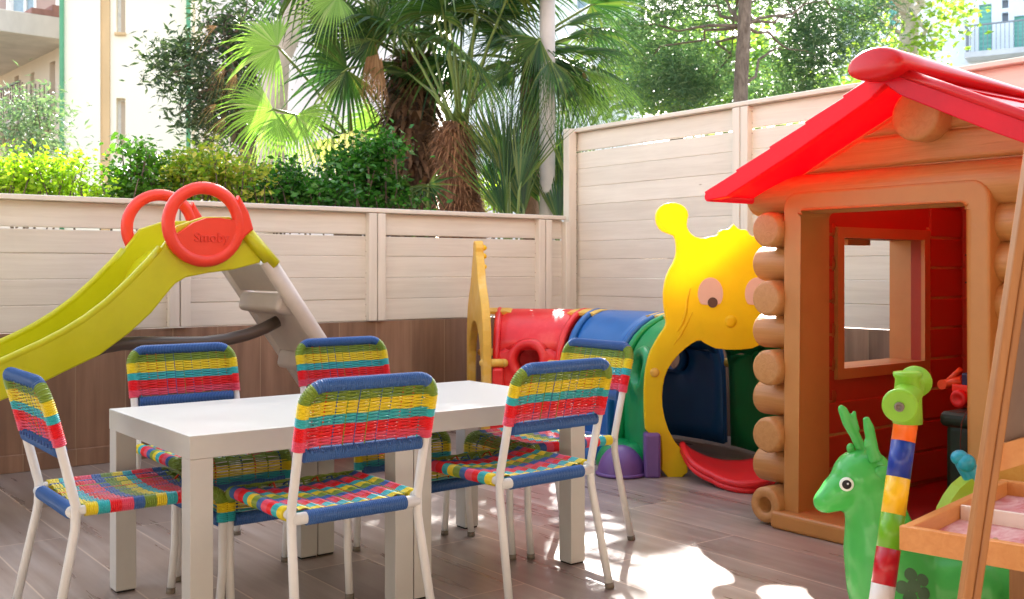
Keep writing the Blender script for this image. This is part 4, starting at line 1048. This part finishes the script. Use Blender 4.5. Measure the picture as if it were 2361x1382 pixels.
tree('dusty dark-leaved tree with branches reaching left across the cream wall', 'olive_tree', tp[0], tp, [.09, .08, .07, .05, .03],
     pxb([(350, 210, 60, 22, 0), (420, 175, 60, 40, 0), (400, 250, 50, 25, 0), (480, 230, 60, 70, 0), (400, 120, 50, 30, 0), (530, 280, 60, 90, .3), (560, 140, 60, 80, .3), (500, 60, 50, 40, 0), (600, 30, 60, 40, 0)], 8.2, .5), 7000, .075, LM['olive'], BK, 120, .09, .28, limbs=26, lr=.022)
# tall pale-barked tree whose crown shades the tables
tp = [c2w(-1.78, 7.6, -.05), c2w(-1.76, 7.6, 1.2), c2w(-1.70, 7.6, 2.3), c2w(-1.4, 7.9, 3.2), c2w(-1.5, 8.4, 4.3), c2w(-1.6, 9.2, 5.8)]
tree('tall pale-barked tree rising behind the left fan leaves and shading the tables', 'shade_tree', tp[0], tp, [.11, .10, .095, .09, .08, .05],
     [(tuple(c2w(-.35, 10.0, 5.3)), (.85, 1.2, .9)), (tuple(c2w(-1.2, 10.2, 6.3)), (1.1, 1.2, .6)), (tuple(c2w(-2.9, 10.2, 6.2)), (1.6, 1.5, .7)), (tuple(c2w(-5.2, 10.2, 6.2)), (1.6, 1.5, .7)), (tuple(c2w(-1.6, 8.9, 5.6)), (1.5, .9, .5))], 15000, .17, LM['gloss'], BKP, 420, .17, .6, limbs=22, shell=0.0, limb_from=.7, lr=.045)
# pines and other trees at the right
tp = [atD(1702, 700, 12), atD(1704, 400, 12), atD(1708, 200, 12), atD(1716, 60, 12), atD(1722, -120, 12), atD(1730, -260, 12)]; tp[0].z = -.05
tree('tall pine with a straight grey-brown trunk behind the tall fence', 'pine_tree', tp[0], tp, [.095, .088, .082, .076, .066, .05],
     pxb([(1480, 60, 110, 60, 0), (1560, 140, 120, 60, .5), (1500, 210, 90, 50, 1), (1640, 60, 90, 60, 1), (1620, 200, 80, 50, .8), (1820, 60, 110, 70, .5), (1900, 120, 90, 60, 0), (1800, 170, 90, 50, 1), (1930, 40, 90, 60, .5), (1450, 30, 60, 40, 0), (1580, 10, 120, 50, 0), (1850, 220, 90, 40, .8), (1560, -80, 220, 70, 0), (1850, -60, 220, 70, 0)], 13.2, .8), 34000, .13, LM['needle'], BK, 200, .19, .10, limbs=18, shell=0, lr=.022)
tp = [atD(1560, 700, 21), atD(1560, 300, 21), atD(1560, 100, 21)]; tp[0].z = -.05
tree('sunlit yellow-green tree seen in the gaps behind the pine', 'leafy_tree', tp[0], tp, [.2, .15, .1], pxb([(1500, 170, 120, 70, 0), (1650, 200, 130, 70, 0), (1790, 210, 130, 60, 0), (1640, 90, 100, 40, 0), (1920, 230, 100, 40, 0)], 21, 1.5), 5200, .22, LM['far'], BK, 130, .5, .6, limbs=8)
tp = [atD(2085, 600, 15), atD(2088, 250, 15), atD(2094, 110, 15), atD(2098, 50, 15), atD(2080, -20, 15), atD(2066, -120, 15)]; tp[0].z = -.05
t_ = tree('smooth forked tree beside the pale blue building', 'plane_tree', tp[0], tp, [.17, .15, .14, .12, .09, .06], pxb([(2160, 42, 36, 18, 0), (2190, 10, 30, 12, 0), (2050, 100, 50, 20, 1.8), (2000, 40, 30, 40, 1.8), (2130, 110, 30, 8, 0), (2040, -70, 120, 20, 0)], 14.6, .3), 1900, .11, LM['far'], BKP, 60, .22, .6, limbs=12, lr=.04)
b = MB(); limb(b, atD(2096, 70, 15), atD(2122, -60, 15), .08, .06, .03); limb(b, atD(2094, 100, 15), atD(2150, 62, 15), .035, .02, .03); limb(b, atD(2150, 62, 15), atD(2215, 20, 15), .02, .01, .03); limb(b, atD(2090, 90, 15), atD(2010, 30, 15), .03, .015, .03); b.build('fork', BKP, t_)

# ------------------------------------------------------------------ fan palms
PG = leafmat('palm_leaf', [lin(40, 74, 34), lin(66, 100, 44), lin(30, 62, 36), lin(98, 112, 54), lin(52, 90, 44)], .36, .3)
PLg = leafmat('bright_palm_leaf', [lin(118, 158, 66), lin(136, 172, 84), lin(98, 142, 54), lin(156, 176, 112)], .42, .35)
PD = leafmat('dry_palm_leaf', [lin(160, 124, 92), lin(128, 96, 70), lin(190, 156, 120)], .2, .7)
PS = leafmat('pale_dry_palm_leaf', [lin(200, 206, 130), lin(214, 206, 160), lin(180, 190, 100)], .5, .5)
PT = plastic('palm_stalk', lin(104, 124, 62), .4)
def frond(parent, start, hub, axis, normal, rad, spread=200, nseg=34, droop=.25, mat=None, split=.45, tipdry=False, stalk=None, pr=.010):
    b = MB(); A = Vector(axis).normalized(); Nn = Vector(normal); Nn = (Nn - A * Nn.dot(A)).normalized(); S = A.cross(Nn)
    dph = R(spread) / nseg; hub = Vector(hub)
    if start is not None:
        st_ = Vector(start); mid = st_.lerp(hub, .55) + Vector((0, 0, .05 * (hub - st_).length)); b.tube([st_, st_.lerp(mid, .5), mid, mid.lerp(hub, .6), hub, hub + A * .05], [pr * 1.5, pr * 1.2, pr, pr * .9, pr * .8, .002], 6, mi=1)
    for i in range(nseg):
        ph = -R(spread) / 2 + dph * (i + .5); Rr = rad * (.80 + .20 * math.cos(ph * .7)) * random.uniform(.9, 1.06); d_ = A * math.cos(ph) + S * math.sin(ph); c_ = d_.cross(Nn)
        cols = []; tw = random.uniform(-.25, .25); dr_ = droop * random.uniform(.6, 1.5)
        for f_, wf in ((.03, 1), (.25, 1), (split, 1.0), (split + .2, .62), (split + .38, .34), (1.0, .03)):
            r_ = Rr * f_; w_ = (r_ if f_ <= split else Rr * split) * math.tan(dph / 2) * wf * 1.0
            free = max(0, (f_ - split) / (1 - split))
            fold = w_ * .55; p = hub + d_ * r_ + Vector((0, 0, -1)) * dr_ * Rr * free ** 1.7 + Nn * (-.10 * rad * (f_ ** 2)) + c_ * tw * Rr * .12 * free
            cols.append((p + c_ * w_ + Nn * fold * .5, p - Nn * fold * .5, p - c_ * w_ + Nn * fold * .5))
        vv = [[b.bm.verts.new(q) for q in row] for row in cols]
        for r0, r1 in zip(vv, vv[1:]):
            b.bm.faces.new((r0[0], r1[0], r1[1], r0[1])); b.bm.faces.new((r0[1], r1[1], r1[2], r0[2]))
    return b.build('frond', [mat or PG, PT], parent, recalc=False)
UPV = Vector((0, 0, 1)); right = Vector(c2w(1, 0)); fwd = Vector(c2w(0, 1))
def imgdir(a, dep=0): return (right * math.cos(R(a)) + UPV * math.sin(R(a)) + fwd * dep).normalized()
def palmcrown(t, top, n, plen, rad, el0, el1, mat=PG, seed=1, skip=None, pr=.010):
    rs = random.Random(seed)
    for i in range(n):
        az = 2 * math.pi * (i * .382 + rs.uniform(-.05, .05)); el = R(rs.uniform(el0, el1)); L = plen * rs.uniform(.8, 1.15)
        d_ = (right * math.cos(az) + fwd * math.sin(az)) * math.cos(el) + UPV * math.sin(el)
        hub = Vector(top) + d_ * L; A = (d_ + (right * math.cos(az) + fwd * math.sin(az)) * .35 + Vector((0, 0, -.45))).normalized()
        nr = (UPV * .9 + d_ * .2 + Vector((rs.uniform(-.5, .5), rs.uniform(-.5, .5), 0)))
        frond(t, Vector(top) + Vector((rs.uniform(-.05, .05), rs.uniform(-.05, .05), -.02)), hub, A, nr, rad * rs.uniform(.85, 1.1), rs.uniform(190, 250), 30, rs.uniform(.15, .4), mat, pr=pr)
def fiber_trunk(name_mat, c1, c2, pts, rads, nfib, fl, t, seedn, fw=.02, upward=.3):
    b = MB(); b.tube(pts, rads, 18); tk = b.build('trunk', bark(name_mat, c1, c2, (14, 14, 6), 1.2), t)
    rs = random.Random(seedn); b = MB()
    for i in range(nfib):
        f_ = rs.random(); k_ = f_ * (len(pts) - 1); j = min(len(pts) - 2, int(k_)); p = pts[j].lerp(pts[j + 1], k_ - j); r_ = rads[j] + (rads[j + 1] - rads[j]) * (k_ - j)
        a = rs.uniform(0, 2 * math.pi); o_ = Vector((math.cos(a), math.sin(a), 0)); q0 = p + o_ * r_ * .92; dd = (o_ * rs.uniform(.4, 1.0) + UPV * rs.uniform(-.9, upward)).normalized(); L = fl * rs.uniform(.4, 1.2); w_ = fw * rs.uniform(.3, 1.2)
        sd_ = dd.cross(UPV).normalized() * w_; tip = q0 + dd * L + Vector((0, 0, -L * .35)); m_ = q0 + dd * L * .55
        b.bm.faces.new([b.bm.verts.new(x) for x in (q0 + sd_, m_ + sd_ * .8, tip, m_ - sd_ * .8, q0 - sd_)])
    b.build('fibre', leafmat(name_mat + '_fibre', [c1, c2, tuple(min(1, c * 1.5) for c in c2[:3]) + (1,)], .15, .8), t, recalc=False)
# front palm
D1 = 6.6
t = thing('fan_palm', 'fan palm with a shaggy reddish-brown trunk, in front of the darker one', 'palm tree', gnd(atD(1058, 500, D1)), 'fan palms behind the low fence')
pts = [gnd(atD(1064, 600, D1)), atD(1066, 520, D1), atD(1060, 450, D1), atD(1052, 380, D1), atD(1050, 320, D1), atD(1056, 285, D1)]
fiber_trunk('red_brown_palm_bark', lin(84, 52, 36), lin(150, 108, 80), pts, [.15, .145, .13, .12, .135, .08], 2600, .10, t, 3, .006)
palmcrown(t, atD(1058, 290, D1), 13, .80, .50, 48, 86, PG, 11, pr=.009)
palmcrown(t, atD(1058, 290, D1), 3, .72, .46, 30, 48, PG, 8, pr=.009)
# dark palm
D2 = 7.3
t = thing('fan_palm', 'fan palm with a thick dark scaly trunk and drooping dead leaves', 'palm tree', gnd(atD(945, 500, D2)), 'fan palms behind the low fence')
pts = [gnd(atD(955, 600, D2)), atD(952, 450, D2), atD(950, 380, D2), atD(948, 300, D2), atD(946, 230, D2), atD(948, 160, D2), atD(955, 130, D2)]
fiber_trunk('dark_palm_bark', lin(44, 32, 26), lin(112, 84, 66), pts, [.15, .16, .17, .18, .17, .12, .06], 1500, .17, t, 4, .022, .5)
palmcrown(t, atD(955, 150, D2), 12, .80, .55, 24, 78, PG, 21)
for (hx_, hy_, a, r_) in ((862, 92, 170, .42), (800, 160, 215, .45), (905, 60, 120, .45), (780, 60, 150, .4)):
    h_ = atD(hx_, hy_, D2 - .6); frond(t, atD(950, 150, D2), h_, imgdir(a, -.2), imgdir(a + 90, -1.0) - fwd, r_, 230, 32, .3, PG)
for (hx_, hy_, a, r_) in ((866, 100, 268, .36), (880, 130, 262, .34), (850, 110, 275, .32)): frond(t, None, atD(hx_, hy_, D2 - .55), imgdir(a, -.1), -fwd, r_, 34, 12, .1, PD)
# bright fans at the left
D3 = 6.5
t = thing('fan_palm', 'fan palm with big bright lime fans and brown frayed tips at the left', 'palm tree', gnd(atD(790, 500, D3 + .6)), 'fan palms behind the low fence')
b = MB(); b.tube([gnd(atD(800, 600, D3 + .6)), atD(800, 440, D3 + .6), atD(812, 330, D3 + .6)], [.09, .09, .05], 14); b.build('trunk', bark('thin_palm_bark', lin(70, 50, 38), lin(120, 92, 70)), t)
SP = atD(812, 330, D3 + .6)
frond(t, SP, atD(640, 108, D3), imgdir(172, -.25), -fwd + UPV * .35, .36, 215, 40, .22, PLg, .5)
frond(t, SP, atD(630, 252, D3 - .1), imgdir(212, -.25), -fwd + UPV * .25 + right * .3, .40, 190, 40, .26, PLg, .45)
frond(t, SP, atD(682, 266, D3 - .05), imgdir(285, -.25), -fwd + UPV * .35, .34, 220, 36, .25, PLg, .45)
frond(t, SP, atD(766, 318, D3), imgdir(288, -.3), -fwd + UPV * .3, .36, 190, 34, .2, PS, .4)
frond(t, SP, atD(884, 282, D3 + .9), imgdir(195, -.2), -fwd + UPV * .3, .40, 150, 30, .3, PLg, .45)
frond(t, SP, atD(780, -10, D3 + .1), imgdir(215, -.2), -fwd + UPV * .4, .34, 190, 34, .25, PLg, .45)
for (hx_, hy_, a, r_) in ((520, 150, 235, .22), (545, 170, 250, .25), (520, 270, 235, .26), (500, 60, 200, .2), (500, 240, 215, .2), (560, 410, 265, .2)): frond(t, None, atD(hx_, hy_, D3 + .1), imgdir(a, 0), -fwd, r_, 60, 9, .5, PD, .1)
# right crown
D4 = 6.9
t = thing('fan_palm', 'fan palm with a dense crown drooping over the fence corner', 'palm tree', gnd(atD(1215, 500, D4 + .4)), 'fan palms behind the low fence')
b = MB(); b.tube([gnd(atD(1222, 600, D4 + .4)), atD(1222, 400, D4 + .4), atD(1222, 200, D4 + .4), atD(1225, 120, D4 + .4)], [.07, .065, .07, .05], 14); b.build('trunk', bark('slim_palm_bark', lin(70, 52, 40), lin(118, 92, 72)), t)
palmcrown(t, atD(1205, 130, D4 + .3), 13, .5, .46, -15, 35, PG, 31)
S4 = atD(1225, 135, D4 + .3)
for (hx_, hy_, a, r_, dd, mt) in ((1255, 165, -12, .56, -.4, PG), (1265, 120, 8, .55, -.4, PG), (1270, 180, -38, .5, -.3, PG), (1300, 90, 20, .5, 0, PG), (1290, 150, -20, .5, .3, PLg), (1190, 160, 200, .42, -.4, PG), (1170, 100, 165, .42, -.3, PG), (1300, 210, -55, .42, .2, PLg), (1240, 200, -80, .42, -.2, PG), (1330, 120, 4, .5, -.5, PG), (1345, 165, -18, .5, -.4, PLg), (1335, 205, -40, .46, -.4, PLg), (1300, 60, 22, .5, -.5, PG), (1270, 140, -70, .42, -.7, PG), (1245, 90, 230, .4, -.7, PG)):
    frond(t, S4, atD(hx_, hy_, D4 + dd), imgdir(a, -.15), UPV + imgdir(a + 90) * .5 - fwd * .6, r_, 130, 34, .38, mt, .35)
for (hx_, hy_, a, r_) in ((1300, 230, 270, .3), (1280, 250, 262, .28), (1345, 160, 280, .25)): frond(t, None, atD(hx_, hy_, D4 - .3), imgdir(a, 0), -fwd, r_, 40, 9, .3, PD, .1)
# low sword-leaved clumps
for (bx, by, D_, n_, lab) in ((1175, 540, 6.1, 12, 'low palm with stiff upright sword leaves between the brown trunk and the white pole'), (1288, 540, 6.5, 9, 'low palm with stiff upright leaves squeezed between the white pole and the fence corner'), (968, 560, 5.5, 2, 'small young fan palm at the foot of the shaggy brown trunk')):
    t = thing('young_palm', lab, 'palm', gnd(atD(bx, by, D_)), 'low palms behind the fence'); rs = random.Random(bx)
    b0 = gnd(atD(bx, by, D_)) + Vector((0, 0, .1)); b = MB(); b.tube([gnd(atD(bx, by, D_)), b0 + Vector((0, 0, .2))], [.06, .05], 10); b.build('trunk', BK, t)
    for i in range(n_):
        if n_ == 2: h_ = atD(948 + 40 * i, 430 - 5 * i, D_); a = (250, 300)[i]; r_ = .2; spd = 240
        else: h_ = atD(bx + rs.uniform(-45, 40), by - rs.uniform(10, 150), D_ + rs.uniform(-.25, .3)); a = 90 + rs.uniform(-22, 22) - (h_ - atD(bx, by, D_)).dot(right) * 60; r_ = rs.uniform(.5, .75); spd = rs.uniform(35, 80)
        frond(t, b0, h_, imgdir(a, rs.uniform(-.2, .2)), -fwd + right * rs.uniform(-.6, .6), r_, spd, 14, .06, PG, .3)
b = MB(); pl = atD(1262, 500, 6.35); b.lathe([(.047, -pl.z), (.047, 2.2)], Matrix.Translation((pl.x, pl.y, pl.z)), 24)
tag(b.build('pole', plastic('pale_concrete_pole', lin(180, 176, 174), .7)), 'round pale grey pole standing behind the low fence near the corner', 'pole')

# ------------------------------------------------------------------ buildings behind
class Plane:
    def __init__(s, pxa, Da, pxb_, Db):
        s.a = c2w((pxa - CX) / F * Da, Da); s.b = c2w((pxb_ - CX) / F * Db, Db); s.x = (s.b - s.a).normalized(); s.n = Vector((s.x.y, -s.x.x, 0))
        if s.n.dot(fwd) > 0: s.n = -s.n
        s.L = (s.b - s.a).length; s.rot = Euler((0, 0, math.atan2(s.x.y, s.x.x)))
    def at(s, px, py):
        d_ = Vector(c2w((px - CX) / F, 1)); t_ = s.a.dot(s.n) / d_.dot(s.n); return ((d_ * t_ - s.a).dot(s.x), H - (py - HY) / F * t_)
    def box(s, b, x0, x1, z0, z1, d0, d1, bev=0):       # d: metres out of the wall towards the viewer
        c_ = s.a + s.x * ((x0 + x1) / 2) + s.n * ((d0 + d1) / 2); c_.z = (z0 + z1) / 2; b.box(c_, (abs(x1 - x0), abs(d1 - d0), abs(z1 - z0)), s.rot, bev)
    def pbox(s, b, px0, py0, px1, py1, d0, d1, bev=0):
        xa, za = s.at(px0, py0); xb, zb_ = s.at(px1, py1); s.box(b, min(xa, xb), max(xa, xb), min(za, zb_), max(za, zb_), d0, d1, bev)
GL = plastic('window_glass', lin(150, 170, 180), .1); FR = plastic('white_window_frame', lin(226, 224, 218), .5)
def holewall(pl, b, px0, py0, px1, py1, holes, thick=.3):
    # wall between pixel corners, with rectangular openings cut out (holes sorted by px, non overlapping in px)
    x0, zt = pl.at(px0, py0); x1 = pl.at(px1, py0)[0]; z0, z1 = -.1, zt
    cols = sorted(set([x0, x1] + [pl.at(h[0], 0)[0] for h in holes] + [pl.at(h[2], 0)[0] for h in holes]))
    for a_, c_ in zip(cols, cols[1:]):
        if c_ - a_ < 1e-4: continue
        m_ = (a_ + c_) / 2; hs_ = sorted([(pl.at(h[0], h[3])[1], pl.at(h[0], h[1])[1]) for h in holes if pl.at(h[0], 0)[0] < m_ < pl.at(h[2], 0)[0]])
        z = z0
        for lo_, hi_ in hs_: pl.box(b, a_, c_, z, lo_, -thick, 0); z = hi_
        pl.box(b, a_, c_, z, z1, -thick, 0)
WC = plaster('cream_render', lin(252, 240, 216), .05, .4); WT = plaster('tan_stone_strip', lin(224, 186, 138), .12, 1.2)
t = thing('cream_building', 'cream rendered building with a tan strip, tall narrow windows and green downpipes', 'building', gnd(atD(290, 600, 26)))
pl = Plane(148, 25.4, 440, 26); b = MB(); hol = [(268, -90, 289, 76), (268, 226, 289, 346), (268, -300, 289, -180)]
holewall(pl, b, 254, -420, 440, -420, hol, .35); pl.pbox(b, 148, -420, 233, 640, -3, .12)
pl.box(b, pl.at(254, 0)[0], pl.at(440, 0)[0], -.1, 11, -3.2, -1.2); b.build('wall', WC, t)
b = MB(); pl.pbox(b, 233.5, -420, 253.5, 640, -.3, .06); b.build('stone_strip', WT, t)
for h_ in hol:
    b = MB(); pl.pbox(b, h_[0], h_[1], h_[2], h_[3], -.32, -.24); w_ = b.build('window', FR, t)
    b = MB(); pl.pbox(b, h_[0] + 8, h_[1] + 6, h_[2] - 2, h_[3] - 5, -.238, -.22); b.build('shutter', plaster('beige_shutter', lin(206, 188, 168)), w_)
    b = MB(); pl.pbox(b, h_[0] - 3, h_[3], h_[2] + 2, h_[3] + 7, -.2, .1); b.build('sill', WT, w_)
for px in (146, 436):
    b = MB(); p = pl.a + pl.x * pl.at(px, 0)[0] + pl.n * .18; b.lathe([(.055, -.1), (.055, 11)], Matrix.Translation((p.x, p.y, 0)), 12); b.build('downpipe', plastic('green_downpipe', lin(92, 158, 112), .5), t)
# leftmost building with deep eaves and a balcony
t = thing('balcony_building', 'beige house with deep concrete eaves and an iron balcony at the far left', 'building', gnd(atD(60, 600, 30)))
pl = Plane(-40, 33.5, 150, 27.5); b = MB(); hol = [(33, 178, 43, 232), (70, 170, 79, 214), (114, 146, 127, 268)]
holewall(pl, b, -40, 120, 150, 100, hol, .3); b.build('wall', plaster('beige_render', lin(226, 208, 188), .08, .5), t)
for h_ in hol:
    b = MB(); pl.pbox(b, h_[0], h_[1], h_[2], h_[3], -.28, -.2); b.build('window', plaster('brown_shutter', lin(140, 112, 96)), t)
ztop = pl.at(120, 118)[1]; b = MB(); pl.box(b, -1.5, pl.L + .6, ztop, ztop + .55, -.3, 1.9, .02); b.build('eave_slab', plaster('eave_concrete', lin(206, 196, 184), .15, 1.5), t)
b = MB(); pl.box(b, pl.L - 1.0, pl.L + .6, ztop + .551, ztop + .70, -1.2, 1.0); pl.box(b, pl.L - .6, pl.L + .6, ztop + .702, ztop + .85, -1.2, .5); b.build('tile_roof', plaster('terracotta_tiles', lin(150, 108, 96), .2, 6), t)
zb_ = pl.at(60, 300)[1]; b = MB(); pl.box(b, -1.5, pl.at(125, 300)[0], zb_ - .15, zb_, 0.001, .9); b.build('balcony_slab', plaster('balcony_concrete', lin(214, 198, 184)), t)
b = MB(); xe = pl.at(122, 300)[0]
for i in range(40):
    x = -1.4 + (xe + 1.4) * i / 39; pl.box(b, x - .012, x + .012, zb_ + .001, zb_ + .95, .82, .85)
for i in range(7): pl.box(b, xe - .01, xe + .014, zb_ + .001, zb_ + .95, .1 + i * .11, .13 + i * .11)
pl.box(b, -1.5, xe, zb_ + .95, zb_ + 1.0, .81, .86); b.build('railing', plastic('iron_railing', lin(110, 96, 92), .6), t)
t = thing('brown_building', 'brown apartment block with a white-framed window at the top left corner', 'building', gnd(atD(60, 600, 45)))
pl = Plane(-80, 46, 150, 45); b = MB(); hol = [(16, -20, 84, 46), (130, -60, 160, 40)]; holewall(pl, b, -80, -300, 200, -300, hol, .4); b.build('wall', plaster('brown_render', lin(168, 142, 132), .08, .6), t)
for h_ in hol:
    b = MB(); pl.pbox(b, h_[0], h_[1], h_[2], h_[3], -.35, -.3); w_ = b.build('window', GL, t)
    b = MB(); pl.pbox(b, h_[0], h_[3] - 6, h_[2], h_[3], -.298, .05); pl.pbox(b, h_[0], h_[1], h_[0] + 5, h_[3] - 6, -.298, .05); pl.pbox(b, h_[2] - 5, h_[1], h_[2], h_[3] - 6, -.298, .05); pl.pbox(b, (h_[0] + h_[2]) / 2 - 3, h_[1], (h_[0] + h_[2]) / 2 + 3, h_[3] - 6, -.298, -.2); b.build('frame', FR, w_)
b = MB(); pl.pbox(b, -80, 64, 60, 100, 0.001, 1.2); b.build('balcony_slab', FR, t)
t = thing('grey_building', 'plain pale grey building between the cream wall and the palms', 'building', gnd(atD(550, 600, 34)))
pl = Plane(425, 34, 1000, 36); b = MB(); holewall(pl, b, 425, -420, 1000, -420, [(646, -100, 690, 96), (760, -100, 800, 60), (560, 120, 590, 210)], .35); pl.box(b, 0, pl.L, -.1, 11.5, -3, -1.2); b.build('wall', plaster('grey_render', lin(208, 204, 206), .12, .5), t)
for h_ in [(646, -100, 690, 96), (760, -100, 800, 60), (560, 120, 590, 210)]:
    b = MB(); pl.pbox(b, h_[0], h_[1], h_[2], h_[3], -.34, -.3); b.build('window', plaster('dim_window', lin(112, 108, 110)), t)
t = thing('white_building', 'white rendered building glimpsed behind the palm crowns', 'building', gnd(atD(1280, 600, 30)))
pl = Plane(1040, 31, 1452, 30); b = MB(); holewall(pl, b, 1040, -420, 1452, -420, [(1330, -60, 1372, 20)], .35); pl.box(b, 0, pl.L, -.1, 11.5, -6, -1.2); b.build('wall', plaster('white_render', lin(236, 238, 242), .05, .5), t)
b = MB(); pl.pbox(b, 1330, -60, 1372, 20, -.34, -.3); b.build('window', GL, t)
t = thing('pale_blue_building', 'pale blue-white building with teal shutters and a small balcony at the top right', 'building', gnd(atD(2200, 600, 36)))
pl = Plane(1930, 38, 2500, 34); hol = [(2257, 12, 2286, 128), (2310, 0, 2325, 20), (2310, 30, 2325, 50), (2338, 38, 2368, 134), (2050, 0, 2075, 60)]
b = MB(); holewall(pl, b, 1930, -300, 2500, -300, [h for h in hol], .35); pl.box(b, 0, pl.L, -.1, 10, -3, -1.2); b.build('wall', plaster('pale_blue_render', lin(222, 232, 240), .05, .4), t)
for h_ in (hol[0], hol[3], hol[4]):
    b = MB(); pl.pbox(b, h_[0], h_[1], h_[2], h_[3], -.2, -.12); s_ = b.build('shutter', plaster('teal_shutter', lin(128, 196, 182), .1, 2), t)
    b = MB(); 
    for i in range(10): 
        z_ = h_[1] + (h_[3] - h_[1]) * (i + .5) / 10; pl.pbox(b, h_[0] + 2, z_ - 2, h_[2] - 2, z_ + 1, -.119, -.10)
    b.build('slat', plaster('teal_slat', lin(112, 180, 168)), s_)
for h_ in hol[1:3]:
    b = MB(); pl.pbox(b, h_[0], h_[1], h_[2], h_[3], -.3, -.2); b.build('vent', plaster('vent_grey', lin(140, 146, 156)), t)
x0, zb_ = pl.at(2232, 132); x1 = pl.at(2330, 132)[0]
b = MB(); pl.box(b, x0, x1 + 3, zb_ - .18, zb_, .001, .9); b.build('balcony_slab', plaster('balcony_grey', lin(200, 206, 212)), t)
b = MB()
for i in range(34): x = x0 + .05 + i * .13; pl.box(b, x - .01, x + .01, zb_ + .001, zb_ + .85, .82, .85)
for i in range(6): pl.box(b, x0 + .02, x0 + .045, zb_ + .001, zb_ + .85, .1 + i * .12, .12 + i * .12)
pl.box(b, x0, x1 + 3, zb_ + .851, zb_ + .90, .81, .86); pl.box(b, x0, x0 + .05, zb_ + .851, zb_ + .90, .02, .80); b.build('railing', plastic('grey_railing', lin(130, 138, 146), .6), t)
